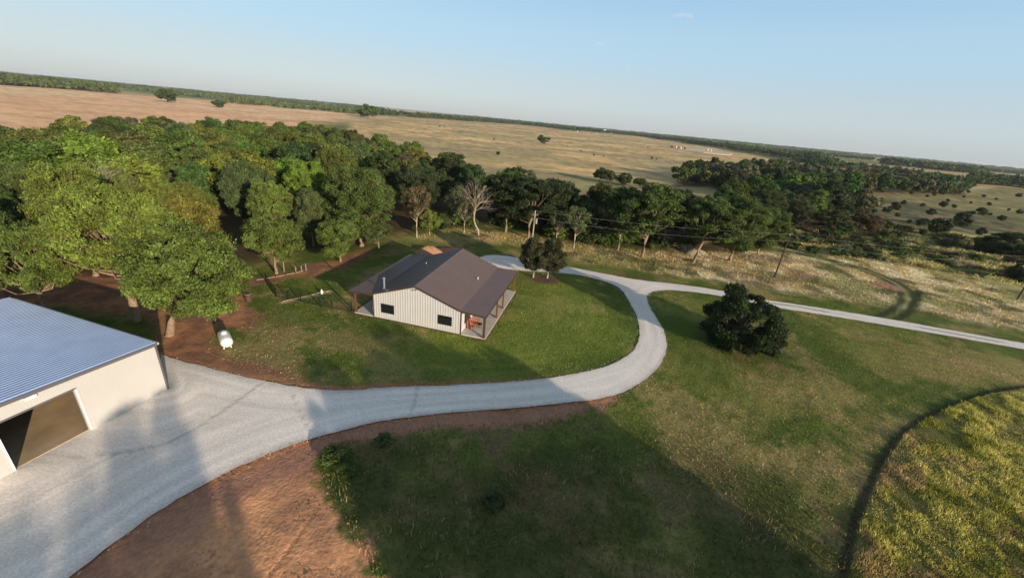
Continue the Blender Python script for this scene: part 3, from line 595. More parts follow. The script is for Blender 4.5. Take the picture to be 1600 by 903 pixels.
def settle_labels():
    G = {}
    for r in LABELQ: G.setdefault(r['label'], []).append(r)
    for lab, rs in G.items():
        n = len(rs)
        if n < 2: continue
        rs.sort(key=lambda r: pix(r.location.x, r.location.y)[0])
        words = {2: ['left', 'right'], 3: ['leftmost', 'middle', 'rightmost'], 4: ['leftmost', 'second from left', 'second from right', 'rightmost'], 5: ['leftmost', 'second from left', 'middle', 'second from right', 'rightmost'], 6: ['leftmost', 'second from left', 'third from left', 'third from right', 'second from right', 'rightmost']}.get(n)
        if n > 6:
            oo = ['', ' second', ' third', ' fourth', ' fifth', ' sixth', ' seventh']; hh = min((n+1)//2, 7)
            L1 = ['leftmost']+[o_.strip()+' from left' for o_ in oo[1:hh]]; L2 = ([o_.strip()+' from right' for o_ in oo[1:min(n-hh, 7)]][::-1]+['rightmost']); words = L1+[None]*(n-len(L1)-len(L2))+L2
        if len(lab.split()) > 13: words = [w_ and w_.split()[0] for w_ in words] if n < 4 else words
        for r, w_ in zip(rs, words):
            if w_ and len((w_+' '+lab).split()) <= 16: r['label'] = w_+' '+lab
SHADES = [('lit', 'yellow green'), ('mid', 'mid green'), ('dark', 'dark green'), ('olive', 'olive green'), ('bright', 'bright yellow green'), ('grey', 'greyish')]
fa = scatter(FOREST_A, 235, 7.2, 3)
for k, (x, y) in enumerate(fa):
    D = math.hypot(x, y); rn = random.random(); edge = y > 150 or x > -45
    nz = float(fbm(np.array([x]), np.array([y]), 30, 91)[0])
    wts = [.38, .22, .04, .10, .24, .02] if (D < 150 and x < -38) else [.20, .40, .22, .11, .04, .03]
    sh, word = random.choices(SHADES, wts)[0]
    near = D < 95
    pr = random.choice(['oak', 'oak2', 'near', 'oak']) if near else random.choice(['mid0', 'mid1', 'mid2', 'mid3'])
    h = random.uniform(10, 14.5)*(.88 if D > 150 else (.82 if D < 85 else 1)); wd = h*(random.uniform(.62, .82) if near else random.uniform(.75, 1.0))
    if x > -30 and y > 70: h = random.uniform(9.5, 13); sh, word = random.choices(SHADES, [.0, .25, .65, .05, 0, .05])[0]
    cj = [min(1, v*random.uniform(.82, 1.18)) for v in LC[sh]]
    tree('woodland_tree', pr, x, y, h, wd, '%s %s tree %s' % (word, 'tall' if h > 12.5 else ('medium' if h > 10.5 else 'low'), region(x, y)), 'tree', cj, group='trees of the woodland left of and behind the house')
fb = scatter(FOREST_B, 40, 6.0, 4)
for x, y in fb:
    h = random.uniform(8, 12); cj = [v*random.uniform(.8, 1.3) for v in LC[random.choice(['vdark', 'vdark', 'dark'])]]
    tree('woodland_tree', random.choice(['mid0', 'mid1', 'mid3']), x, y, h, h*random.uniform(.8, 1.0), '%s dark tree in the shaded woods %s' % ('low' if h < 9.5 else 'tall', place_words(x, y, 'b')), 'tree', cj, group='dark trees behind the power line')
fc = scatter(FOREST_C, 190, 6.6, 5)
for x, y in fc:
    D = math.hypot(x, y); h = random.uniform(6, 10.5)*(1 if D < 190 else 1.35); sh, word = random.choices([('dark', 'dark green'), ('mid', 'mid green'), ('grey', 'grey green'), ('olive', 'olive')], [.5, .2, .2, .1] if x < 190 else [.2, .15, .5, .15])[0]
    cj = [v*random.uniform(.75, 1.2) for v in LC[sh]]
    where = place_words(x, y, 'creek')
    tree('creek_tree', random.choice(['mid0', 'mid1', 'mid2']) if D < 200 else random.choice(['far0', 'far1', 'far2']), x, y, h, h*random.uniform(.85, 1.2), '%s %s tree %s' % ('tall' if h > 9.5 else ('medium' if h > 8 else 'low'), word, where), 'tree', cj, group='trees along the creek')
# individual pasture trees and bushes
IND = [('far0', (849,224), 10, 15, 'dark', 'lone dark round tree out on the tan pasture'), ('mid1', (937,284), 6.5, 9, 'mid', 'green bush left end of the row at the foot of the pasture'), ('mid2', (952,288), 6.5, 9, 'olive', 'olive bush second in the row at the foot of the pasture'),
 ('mid0', (975,291), 6, 8, 'dark', 'dark bush third in the row at the foot of the pasture'), ('mid1', (1000,294), 4.5, 8, 'mid', 'low green bush at the right end of the pasture foot row'), ('mid0', (1067,281), 9.5, 8.5, 'dark', 'upright dark tree at the left end of the creek trees'),
 ('mid3', (1112,285), 9, 14, 'dark', 'broad dark tree right of the upright one at pasture foot'), ('mid0', (820,300), 8, 10, 'grey', 'greyish tree at the pasture edge above the woods'), ('far1', (575,184), 26, 44, 'mid', 'big tree breaking the horizon above the woods'), ('far2', (262,160), 20, 30, 'dark', 'dark round tree at the upper edge of the red field'),
 ('far0', (344,168), 12, 18, 'dark', 'small dark tree beyond the red field'), ('mid2', (855,312), 5, 8, 'olive', 'olive bush on the pasture slope before the dark woods')]
for pr, b, h, wd, cc, lab in IND:
    g = gp(*b); tree('pasture_tree', pr, g[0], g[1], h, wd, lab, 'tree', LC[cc])
SHR = [(1423,305,1.6),(1377,314,1.3),(1378,302,1.2),(1448,309,1.2),(1458,307,1.6),(1470,306,2.2),(1484,302,1.4),(1411,319,1.6),(1440,323,1.5),(1472,324,2.4),(1490,325,1.3),(1452,336,2.2),(1516,319,1.0),(1544,322,1.4),(1510,335,1.2),(1518,336,1.5),(1532,336,2.5),(1545,337,1.1),(1563,345,1.9),(1500,352,3.6),(1489,351,2.0),(1463,365,4.0),(1531,366,1.8),(1590,308,2.6),(1536,308,1.6),(1512,302,1.6),(1592,335,1.8),(1440,366,1.3),(1372,350,1.6),(1402,338,1.2),(1435,352,1.2),(1420,348,1.0),(1385,332,2.2),(1370,322,2.6),(1398,327,2.4),(1355,336,3.),(1340,322,3.2),(1480,316,1.2),(1556,312,1.2),(1575,330,1.0),(1505,310,1.1),
 (928,243,1.3),(1012,231,1.6),(1018,249,1.6),(1025,250,1.2),(943,245,1.),(908,236,1.),(1129,254,1.5),(1088,259,1.),(975,298,1.5),(687,199,1.5),(695,199,1.5),(798,201,1.5),(772,218,1.5),(778,242,2.)]
for k, (u, v, h) in enumerate(SHR):
    g = gp(u, v); d = 'tiny' if h < 1.25 else ('small' if h < 1.9 else 'large')
    right = u > 1300; lab = '%s dark bush dotted on the %s' % (d, 'green pasture at right' if right else 'tan pasture hill')
    if right: lab += ' %s' % ('near the wide cedar mound' if v > 340 else ('midway up' if v > 318 else 'below the creek tree line'))
    sc = .95 if right else .8
    tree('pasture_bush', 'shrub%d' % (k % 3), g[0], g[1], h*1.5*sc, h*1.9*sc, lab, 'bush', LC['vdark'] if k % 4 else LC['dark'], group='dark bushes on the pastures')
# scrub between meadow and creek woods, brush on rough ground
for k in range(46):
    u = RNG.uniform(1215, 1600); v = 372+(u-1215)*.045+RNG.uniform(-8, 26); g = gp(u, v)
    if ldist(np.array([g[0]]), np.array([g[1]]), TRACKC)[0] < 3: continue
    h = RNG.uniform(1.0, 2.6); cc_ = random.choice(['mid', 'dark', 'olive', 'lit', 'brown']); cc = LC[cc_]
    tree('scrub_bush', 'shrub%d' % (k % 3), g[0], g[1], h, h*RNG.uniform(1.4, 2.4), '%s scrub bush on the rough weedy ground %s' % ({'mid': 'green', 'dark': 'dark green', 'olive': 'olive', 'lit': 'light green', 'brown': 'brownish'}[cc_], 'right of the second pole' if u < 1330 else ('above the wheel tracks' if u < 1450 else 'toward the rightmost pole')), 'bush', cc, group='scrub bushes on the rough ground')
for k, (u, v, h, wd, cc, lab) in enumerate([(520,716,1.0,2.0,'mid','leafy weed bush at the corner where the dirt meets the shaded grass'),(545,735,.6,1.6,'mid','lower weed bush right of the leafy one at the dirt edge'),(600,690,.5,1.6,'olive','small weed clump at the upper edge of the shaded grass'),(770,786,.5,1.9,'dark','dark low weed clump in the middle of the shaded grass'),
   (1442,350,2.4,5,'dark','dark shrub left of the wide cedar mound'),(1290,368,3.0,5,'dark','round dark shrub at the lower edge of the creek trees'),(1315,366,4.0,6,'dark','taller dark shrub at the lower edge of the creek trees'),(1230,372,2.5,7,'dark','low dark shrub behind the second utility pole')]):
    g = gp(u, v); tree('weed_bush', 'shrub%d' % (k % 3), g[0], g[1], h, wd, lab, 'bush', LC[cc])

# low growth filling the wood edges
UE = [(-21,77),(-15,84),(-7,89),(2,87),(9,83),(17,82),(30,85),(41,88),(50,96),(57,106)]
for k in range(80):
    t = RNG.uniform(0, len(UE)-1.001); i = int(t); a_, b_ = np.array(UE[i]), np.array(UE[i+1]); p = a_+(b_-a_)*(t-i)+RNG.normal(0, 1.4, 2)+np.array([0, RNG.uniform(0, 5)])
    h = RNG.uniform(1.4, 3.8); cc_ = random.choice(['mid', 'dark', 'olive', 'lit', 'mid']); u = pix(p[0], p[1], 1)[0]
    tree('understory_shrub', ['shrub0', 'shrub1', 'shrub2', 'globe'][k % 4], p[0], p[1], h, h*RNG.uniform(1.1, 1.9), '%s %s shrub at the foot of the woods %s' % ('tall' if h > 2.7 else 'low', {'mid': 'green', 'dark': 'dark green', 'olive': 'olive', 'lit': 'light green'}[cc_], 'left of the large oak' if u < 520 else ('behind the left roof' if u < 640 else ('by the pale bare tree' if u < 780 else ('behind the utility pole' if u < 900 else 'above the drive junction')))), 'bush', LC[cc_], group='shrubs along the foot of the woods')
settle_labels()
# far woods on the horizon: one mass each
def far_wood(name, line, hh, cw, n, rows, colr, label, seed, blob=34, tag_cat='woods'):
    rng = np.random.default_rng(seed); P = gpl(line); seg = np.hypot(*(P[1:]-P[:-1]).T); cum = np.concatenate([[0], np.cumsum(seg)])
    t = rng.uniform(0, cum[-1], n); x = np.interp(t, cum, P[:, 0]); y = np.interp(t, cum, P[:, 1]); r = np.hypot(x, y); back = rng.random(n)*rows
    x = x*(1+back/r); y = y*(1+back/r); z = height(x, y); h = hh*rng.uniform(.55, 1.15, n)*(.75+.5*fbm(x, y, 120, seed+5)); wd = cw*rng.uniform(.7, 1.3, n)
    d = rng.normal(size=(n, blob, 3)); d /= np.linalg.norm(d, axis=2)[..., None]; d[..., 2] = np.abs(d[..., 2])*1.0-.1
    rad = rng.uniform(.6, 1.08, (n, blob, 1)); p = np.stack([x, y, z+h*.35], -1)[:, None]+d*rad*np.stack([wd/2, wd/2, h*.62], -1)[:, None]
    pf = p.reshape(-1, 3); df = d.reshape(-1, 3); V, Q = leaf_quads(pf, df, min(cw, 24)*.24, rng)
    tint = np.repeat(rng.uniform(.6, 1.3, n), blob); o = link(name, mesh_np(name, V, Q, M['leaf'], rnd=np.clip(tint*.5, 0, 1))); o.color = (*LC[colr], 1)
    tag(o, label, tag_cat, kind='stuff')
far_wood('far_woods', [(-60,128),(0,133),(60,137),(120,142),(180,147)], 17, 18, 330, 260, 'olive', 'green woods between the red field and the left horizon', 1)
far_wood('far_woods', [(-60,122),(60,128),(200,140),(320,153),(430,160),(560,172)], 13, 22, 700, 900, 'olive', 'line of distant woods along the left horizon', 2)
far_wood('far_woods', [(350,163),(420,167),(480,173),(540,178),(600,181)], 11, 16, 150, 200, 'olive', 'scrubby woods beyond the field right of centre left', 3)
far_wood('far_woods', [(560,179),(640,184),(720,189),(800,194),(880,203),(940,209)], 16, 17, 600, 200, 'dark', 'dark strip of woods along the crest of the tan pasture', 4)
far_wood('far_woods', [(940,208),(1000,214),(1060,222),(1120,231),(1180,240),(1240,250),(1300,262)], 14, 13, 650, 120, 'dark', 'dark belt of woods behind the right shoulder of the pasture', 5)
far_wood('far_woods', [(1240,252),(1300,262),(1350,265),(1400,272),(1460,282),(1500,292)], 9, 10, 260, 80, 'dark', 'belt of dark trees above the creek at right', 6)
far_wood('far_woods', [(1380,258),(1430,263),(1480,268),(1535,273)], 17, 19, 220, 90, 'dark', 'dark copse below the right horizon', 7)
far_wood('far_woods', [(1512,287),(1560,290),(1620,296),(1700,306)], 12, 12, 240, 60, 'dark', 'dark woods at the right edge above the yellow pasture', 8)
far_wood('far_woods', [(860,200),(1000,212),(1100,222),(1200,232),(1320,244),(1450,257),(1600,270),(1720,282)], 10, 30, 600, 1800, 'mid', 'far band of woods along the right horizon', 9)
far_wood('far_woods', [(1020,217),(1100,224),(1180,233),(1300,245),(1400,255),(1500,264),(1620,275)], 10, 24, 260, 300, 'dark', 'scattered hedgerow trees across the far right fields', 10)
far_wood('far_woods', [(700,187),(900,203),(1100,221),(1300,240),(1500,259),(1700,278)], 15, 60, 800, 4500, 'dark', 'most distant wooded skyline right of centre', 11)
far_wood('far_woods', [(-150,112),(0,124),(200,140),(400,158),(600,176)], 15, 60, 800, 4500, 'dark', 'most distant wooded skyline left of centre', 12)

# trees behind the camera whose shade falls across the foreground
sv = np.array([-.682, .731]); pv = np.array([.731, .682])
BK = [(8.6,-16,11.0,7.6),(12.5,-18,12.3,9.0),(17,-18,12.0,9.5),(21.5,-18,11.2,9.0),(14.5,-13,10.0,9.),(19.5,-12.5,9.5,8.5),(23.8,-17.5,9.8,5.6),(10.2,-12.5,9.0,7.0),(23.6,-13,8.2,5.4)]
for k, (a, b, h, wd) in enumerate(BK):
    p = pv*a+sv*b; tree('shelter_tree', ['oak', 'oak2'][k % 2], p[0], p[1], h, wd, 'dense tree of the grove behind the viewpoint', 'tree', LC['mid'], group='grove behind the viewpoint')
for k, (a, b, h, wd) in enumerate([(-4.4,-33,18.0,7.6),(-8.8,-38,16.5,7.0),(-13,-34,16.5,8),(-6.8,-42,18.0,6.0),(-10.8,-31,15.0,7.0),(-1.2,-30,14.2,4.6)]):
    p = pv*a+sv*b; tree('tall_tree', 'airy', p[0], p[1], h, wd, 'tall loose tree behind the viewpoint', 'tree', LC['mid'], group='tall trees behind the viewpoint')

# ------------------------------------------------------------------ house
def house():
    A, PL, PRr, L, hw, he, hr = 5.41, 2.5, 2.75, 14.56, 3.05, 2.93, 4.96
    R = thing('metal_farmhouse', 'cream metal house with brown gabled roof and porches on both sides', 'house', (HO[0], HO[1], 0), HTH)
    sl_ = (hr-hw)/A
    # front and back gable walls with ribs
    for y0, y1, nm, ribside in ((0, .15, 'front_gable_wall', -1), (L-.15, L, 'gable_wall', 1)):
        m = MB(); m.prism([(-A, 0), (A, 0), (A, hw-.08), (0, hr-.08), (-A, hw-.08)], lambda u, v: (u, y0, v), lambda u, v: (u, y1, v))
        yr = y0 if ribside < 0 else y1; k = -A+.2
        while k < A-.15:
            top = hr-.1-abs(k)*sl_-.02; m.bb((k-.03, yr-(.035 if ribside < 0 else 0), .06), (k+.03, yr+(0 if ribside < 0 else .035), top)); k += .305
        m.build('gable_wall', M['siding'], R)
    for sx in (-1, 1):
        m = MB(); xa = sx*A; xb = sx*(A-.15); m.bb((xa, .152, 0), (xb, L-.152, hw-.1)); k = .35
        while k < L-.2: m.bb((xa, k-.03, .06), (xa+sx*.03, k+.03, hw-.12)); k += .305
        m.build('side_wall', M['siding'], R)
    # corner trim
    for sx in (-1, 1):
        for yy in (0, L):
            MB().bb((sx*A-sx*.07, yy-.045 if yy == 0 else yy-.07, 0), (sx*A+sx*.035, yy+.07 if yy == 0 else yy+.045, hw-.08)).build('corner_trim', M['browntrim'], R)
    # roof planes: main slopes and flatter porch roofs
    oh = .3
    def roof(p0, p1, nm):
        (xa, za), (xb, zb) = p0, p1; m = MB(); t = .06
        m.prism([(xa, za), (xb, zb), (xb, zb+t), (xa, za+t)], lambda u, v: (u, -oh, v), lambda u, v: (u, L+oh, v))
        y = -oh+.15
        while y < L+oh: m.prism([(xa, za+t), (xb, zb+t), (xb, zb+t+.02), (xa, za+t+.02)], lambda u, v: (u, y-.018, v), lambda u, v: (u, y+.018, v)); y += .4
        return m.build(nm, M['brownroof'], R)
    eL = -(A+PL+.3); eR = A+PRr+.1
    roof((-A, hw-.01), (-.01, hr-.01), 'roof_slope'); roof((.01, hr-.01), (A, hw-.01), 'roof_slope'); roof((eL, he-.1), (-A-.004, hw-.012), 'porch_roof'); roof((A+.004, hw-.012), (eR, he-.1), 'porch_roof')
    MB().prism([(-.2, hr-.01), (0, hr+.065), (.2, hr-.01), (.2, hr+.015), (0, hr+.095), (-.2, hr+.015)], lambda u, v: (u, -oh-.01, v), lambda u, v: (u, L+oh+.01, v)).build('ridge_cap', M['brownroof'], R)
    # fascia
    for yy in (-oh-.03, L+oh+.0):
        for p0, p1 in (((-A, hw), (0, hr)), ((0, hr), (A, hw)), ((eL, he-.09), (-A, hw)), ((A, hw), (eR, he-.09))):
            (xa, za), (xb, zb) = p0, p1; MB().prism([(xa, za-.14), (xb, zb-.14), (xb, zb+.04), (xa, za+.04)], lambda u, v: (u, yy, v), lambda u, v: (u, yy+.028, v)).build('fascia', M['browntrim'], R)
    # soffit behind the fascia of the gables, eave gutters
    for xx, mt in ((eL, M['greywood']), (eR, M['browntrim'])):  # left gutter in a paler material, imitating the highlight along that eave
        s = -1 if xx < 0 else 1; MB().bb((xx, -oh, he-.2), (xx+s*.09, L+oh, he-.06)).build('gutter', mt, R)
    # porch slabs, posts, beams
    for xa, xb, nm in ((-A-PL-.05, -A-.04, 'L'), (A+.04, A+PRr+.15, 'R')):
        n = 5; 
        for k in range(n):
            y0 = k*L/n; y1 = (k+1)*L/n
            MB().bb((xa, y0+.012, -.1), (xb, y1-.012, .09)).build('porch_slab', M['concrete'], R)
        xp = xa+.16 if nm == 'L' else xb-.28
        ys = [.1, 5.45, 8.3, L-.15] if nm == 'R' else [.1, 5.0, 9.8, L-.15]
        for y in ys:
            p = MB().bb((xp-.09, y-.09, .091), (xp+.09, y+.09, he-.33)).build('porch_post', M['cedar'], R)
            MB().bb((xp-.13, y-.13, .092), (xp+.13, y+.13, .3)).build('post_base', M['cedar'], p)
        MB().bb((xp-.07, -.05, he-.33), (xp+.07, L, he-.12)).build('porch_beam', M['cedar'], R)
        for yy in (.02, L-.1):
            MB().bb((min(xp+.07, -A) if nm == 'L' else A+.04, yy, he-.30), (-A-.04 if nm == 'L' else xp-.07, yy+.12, he-.13)).build('porch_beam', M['cedar'], R)
    # front windows
    for x0, x1 in ((-4.37, -2.74), (2.67, 4.33)):
        fr = MB(); z0, z1 = .80, 1.93; t = .07
        fr.bb((x0, -.065, z0), (x1, .02, z0+t)); fr.bb((x0, -.065, z1-t), (x1, .02, z1)); fr.bb((x0, -.065, z0+t), (x0+t, .02, z1-t)); fr.bb((x1-t, -.065, z0+t), (x1, .02, z1-t)); xm = (x0+x1)/2; fr.bb((xm-.04, -.06, z0+t), (xm+.04, .02, z1-t))
        f = fr.build('window', M['blackframe'], R)
        for a, b in ((x0+t, xm-.04), (xm+.04, x1-t)):
            MB().bb((a, -.050, z0+t), (b, .01, z1-t)).build('pane', M['glass'], f)
            g = MB(); 
            for q in (1/3, 2/3): xx = a+(b-a)*q; g.bb((xx-.008, -.06, z0+t), (xx+.008, -.051, z1-t))
            g.bb((a, -.061, (z0+z1)/2-.008), (b, -.0505, (z0+z1)/2+.008)); g.build('muntin', M['black'], f)
    # right side: doors and windows under the porch
    xw = A+.031
    for y0, y1, z0, z1, kind in ((1.1, 2.7, .8, 2.1, 'window'), (4.0, 5.0, .1, 2.15, 'door'), (6.4, 8.2, .1, 2.15, 'patio_door'), (10.2, 11.8, .8, 2.1, 'window')):
        t = .09; fr = MB(); fr.bb((xw, y0, z0), (xw+.05, y1, z0+t)); fr.bb((xw, y0, z1-t), (xw+.05, y1, z1)); fr.bb((xw, y0, z0+t), (xw+.05, y0+t, z1-t)); fr.bb((xw, y1-t, z0+t), (xw+.05, y1, z1-t))
        f = fr.build(kind, M['blackframe'] if kind != 'door' else M['cedar'], R); MB().bb((xw, y0+t, z0+t), (xw+.03, y1-t, z1-t)).build('pane' if kind != 'door' else 'door_panel', M['glass'] if kind != 'door' else M['redwood'], f)
        if kind != 'window': MB().tube([(xw+.06, y0+.2, 1.0), (xw+.06, y0+.2, 1.15)], .02, 6).build('handle', M['steel'], f)
    # left side window
    f = MB().bb((-A-.07, 3, .8), (-A-.03, 4.8, 2.0)).build('window', M['blackframe'], R); MB().bb((-A-.08, 3.08, .88), (-A-.071, 4.72, 1.92)).build('pane', M['glass'], f)
    for xx in (eL+.05, eR-.02):
        MB().bb((xx-.03, -.10, .1), (xx+.03, -.04, he-.2)).build('downspout', M['browntrim'], R)
    # flue pipe, vents, gable lamp
    x, y = -4.35, .75; zr = hr-abs(x)*sl_+.05; f = MB().tube([(x, y, zr-.1), (x, y, zr+1.25)], .11, 14).build('flue_pipe', M['steel'], R, smooth_=False)
    MB().tube([(x, y, zr-.12), (x, y, zr+.14)], [.26, .13], 14).build('flashing', M['steel'], f); MB().tube([(x, y, zr+1.25), (x, y, zr+1.29), (x, y, zr+1.38)], [.16, .19, .06], 14).build('flue_cap', M['steel'], f)
    for x, y in ((-2.85, 8.7), (4.5, 8.3)):
        zr = hr-abs(x)*sl_+.05; v = MB().tube([(x, y, zr-.1), (x, y, zr+.38)], .055, 10).build('roof_vent', M['white'], R); MB().tube([(x, y, zr-.1), (x, y, zr+.07)], [.16, .07], 10).build('boot', M['greytrim'], v)
    l = MB().bb((-.16, -.12, 4.42), (.16, -.0355, 4.52)).build('gable_lamp', M['greytrim'], R)
    for s in (-1, 1): MB().tube([(s*.11, -.1, 4.45), (s*.15, -.28, 4.38)], [.04, .07], 8).build('lamp_head', M['white'], l)
    MB().bb((-A-.1, -.10, 1.0), (-A-.036, -.05, 1.35)).build('meter_box', M['greytrim'], R)
house()
def hp(x, y, z=0.): p = HO+HW*x+HN*y; return (p[0], p[1], z)
def chair(x, y, rz, mat, label):
    r = thing('porch_chair', label, 'chair', hp(x, y, .09), HTH+rz, 'chairs on the right porch'); W = .6
    for k in range(4): MB().box((0, -.2+k*.13, .36-k*.018), (W, .11, .025)).build('seat_slat', mat, r)
    for k in range(5): MB().bar((-.22+k*.11, .24, .30), (-.22+k*.115, .52, 1.02-abs(k-2)*.04), .09, .025).build('back_slat', mat, r)
    for s in (-1, 1):
        MB().bb((s*.33-.03, -.28, 0), (s*.33+.03, -.2, .56)).build('leg', mat, r); MB().bar((s*.33, .3, .0), (s*.33, .34, .56), .05).build('leg', mat, r)
        MB().bb((s*.35-.06, -.34, .56), (s*.35+.06, .42, .59)).build('armrest', mat, r)
chair(6.15, 1.55, 1.2, M['redwood'], 'red orange slatted wooden chair nearest the front corner of the right porch')
chair(6.35, 2.6, 1.5, M['redwood'], 'red orange wooden chair beside the wall, second on the right porch')
chair(6.3, 5.2, 1.7, M['blackframe'], 'dark slatted chair farther along the right porch')
t = thing('side_table', 'small black side table between the two red orange porch chairs', 'table', hp(6.95, 2.15, .09), HTH)
MB().tube([(0, 0, .48), (0, 0, .52)], .3, 16).build('table_top', M['black'], t)
for k in range(3): a = k*2.1; MB().bar((.22*math.cos(a), .22*math.sin(a), 0), (.12*math.cos(a), .12*math.sin(a), .48), .04).build('leg', M['black'], t)

# ------------------------------------------------------------------ barn (metal shop)
def barn():
    ang = math.atan2(BW[1], BW[0]); R = thing('metal_barn', 'large cream metal shop with ribbed silver blue roof and open bay door', 'barn', (BC[0], BC[1], 0), ang)
    # local x runs along the open front, local -y... depth direction is -y*? BN = rotate(BW,-90deg)
    LX, DY, h0, sp = 20., 17.2, 4.32, .05
    H_ = lambda x: h0+sp*x
    d0, d1, dh = 5.0, 8.95, 3.62; T = .16
    Y = -1  # depth goes to local -y
    def wallx(xa, xb, z0, nm='front_wall'):
        m = MB(); m.prism([(xa, z0), (xb, z0), (xb, H_(xb)-.09), (xa, H_(xa)-.09)], lambda u, v: (u, 0, v), lambda u, v: (u, Y*T, v)); k = xa+.2
        while k < xb-.1: m.bb((k-.02, 0, z0+.03), (k+.02, .007, H_(k)-.12)); k += .30
        return m.build(nm, M['siding2'], R)
    wallx(0, d0, 0); wallx(d0+.002, d1-.002, dh, 'door_header'); wallx(d1, LX, 0)
    m = MB(); m.bb((0, Y*(T+.002), 0), (T, Y*(DY-T-.002), h0-.1)); 
    m.build('side_wall', M['interior'], R); m = MB().bb((-.03, Y*.0, 0), (-.002, Y*DY, h0-.1)); k = .3
    while k < DY: m.bb((-.05, Y*(k-.02), .03), (-.03, Y*(k+.02), h0-.12)); k += .3
    m.build('side_wall', M['siding2'], R)
    MB().bb((LX-T, Y*(T+.002), 0), (LX, Y*(DY-T-.002), H_(LX)-.2)).build('side_wall', M['siding2'], R)
    MB().prism([(0, 0), (LX, 0), (LX, H_(LX)-.1), (0, h0-.1)], lambda u, v: (u, Y*(DY-T), v), lambda u, v: (u, Y*DY, v)).build('back_wall', M['interior'], R)
    MB().bb((T+.01, Y*(T+.01), -.05), (LX-T-.01, Y*(DY-T-.01), .06)).build('floor', M['packed'], R)
    # roof with ribs running along x, trapezoid profile
    V = []; F = []; o = .12; per = .30; n = int((DY+2*o)/per); prof = []
    for k in range(n+1):
        y = -o+k*per; prof += [(y, 0), (y+per*.55, 0), (y+per*.64, .08), (y+per*.86, .08)]
    for (y, dz) in prof: V += [(-o, Y*y, H_(-o)+dz), (LX, Y*y, H_(LX)+dz)]
    F = [(2*k, 2*k+1, 2*k+3, 2*k+2) for k in range(len(prof)-1)]
    me = bpy.data.meshes.new('roof'); me.from_pydata(V, [], F); me.materials.append(M['galv']); me.update(); link('roof', me, R)
    yy = (-o, DY+2*o); MB().prism([(-o, H_(-o)-.05), (LX, H_(LX)-.05), (LX, H_(LX)-.006), (-o, H_(-o)-.006)], lambda u, v: (u, Y*(yy[0]), v), lambda u, v: (u, Y*yy[1]*.99, v)).build('roof_deck', M['greytrim'], R)
    MB().prism([(-o, H_(-o)-.20), (LX, H_(LX)-.20), (LX, H_(LX)+.03), (-o, H_(-o)+.03)], lambda u, v: (u, -Y*(o+.002), v), lambda u, v: (u, -Y*(o+.04), v)).build('rake_trim', M['greytrim'], R)
    MB().bb((-o-.13, -Y*o, h0-.16), (-o-.002, Y*DY, h0+.0)).build('gutter', M['siding2'], R)
    MB().bb((-.09, .03, 0), (.05, .0185, h0-.1)).build('corner_trim', M['greytrim'], R); MB().bb((-.10, Y*.09, 0), (-.052, .03, h0-.1)).build('corner_trim', M['greytrim'], R)
    # door opening trim and rolled up door
    for xx in (d0, d1):
        s = 1 if xx == d0 else -1
        MB().bb((xx+s*.002, .04, .05), (xx+s*.09, Y*(T+.05), dh-.002)).build('door_jamb', M['white'], R)
        MB().bb((xx+s*.10, Y*.18, .06), (xx+s*.15, Y*.24, dh)).build('door_track', M['greytrim'], R)
    MB().bb((d0+.002, .04, dh-.11), (d1-.002, Y*(T+.0), dh-.002)).build('door_trim', M['greytrim'], R)
    MB().tube([(d0+.1, Y*.5, dh+.25), (d1-.1, Y*.5, dh+.25)], .24, 12).build('rolled_door', M['siding2'], R)
    # interior columns
    for y in (4.3, 8.6, 12.9): MB().bb((T+.02, Y*(y-.1), .06), (T+.22, Y*(y+.1), h0-.2)).build('column', M['greytrim'], R)
    for z in (1.2, 2.4): MB().bb((T+.001, Y*.3, z), (T+.09, Y*(DY-.3), z+.12)).build('girt', M['interior'], R)
    # wall lamp over the door at the eave
    x = 7.1; l = MB().bb((x-.28, .0185, H_(x)-.42), (x+.28, .2, H_(x)-.22)).build('wall_lamp', M['white'], R)
barn()

# ------------------------------------------------------------------ propane tank
def tank():
    a = gp(358, 549); b = gp(350, 530); ax = (b-a)/np.linalg.norm(b-a); c = a+ax*1.35; rz = math.atan2(ax[1], ax[0])
    R = thing('propane_tank', 'white horizontal propane tank on short legs on the grass behind the drive', 'tank', (c[0], c[1], 0), rz); r = .52; h = .76; L_ = .85
    pts = []; rad = []
    for k in range(7): t = k/6*math.pi/2; pts.append((-L_-math.cos(t)*.42, 0, h)); rad.append(max(.02, r*math.sin(t)))
    for k in range(7): t = (6-k)/6*math.pi/2; pts.append((L_+math.cos(t)*.42, 0, h)); rad.append(max(.02, r*math.sin(t)))
    MB().tube(pts, rad, 28).build('tank_shell', M['white'], R, smooth_=True)
    MB().tube([(.1, 0, h+r-.04), (.1, 0, h+r+.16), (.1, 0, h+r+.24)], [.24, .24, .1], 16).build('valve_dome', M['white'], R, smooth_=False)
    for x in (-.65, .65):
        for y in (-.3, .3): MB().bar((x, y, 0), (x, y*.8, h-r*.7), .09).build('leg', M['white'], R)
tank()
# ------------------------------------------------------------------ burn barrel
def barrel():
    g = gp(389, 470); R = thing('burn_barrel', 'dark rusty burn barrel with pale rim on the grass left of the pen', 'barrel', (g[0], g[1], 0)); 
    MB().tube([(0, 0, 0), (0, 0, .3), (0, 0, .31), (0, 0, .34), (0, 0, .35), (0, 0, .6), (0, 0, .61), (0, 0, .64), (0, 0, .65), (0, 0, .92)], [.34, .34, .36, .36, .34, .34, .36, .36, .34, .34], 20).build('drum', M['rust'], R)
    MB().tube([(0, 0, .921), (0, 0, .96)], [.37, .37], 20).build('rim', M['straw'], R)
    MB().tube([(0, 0, .961), (0, 0, .965)], [.31, .31], 20).build('ash', M['black'], R)
barrel()
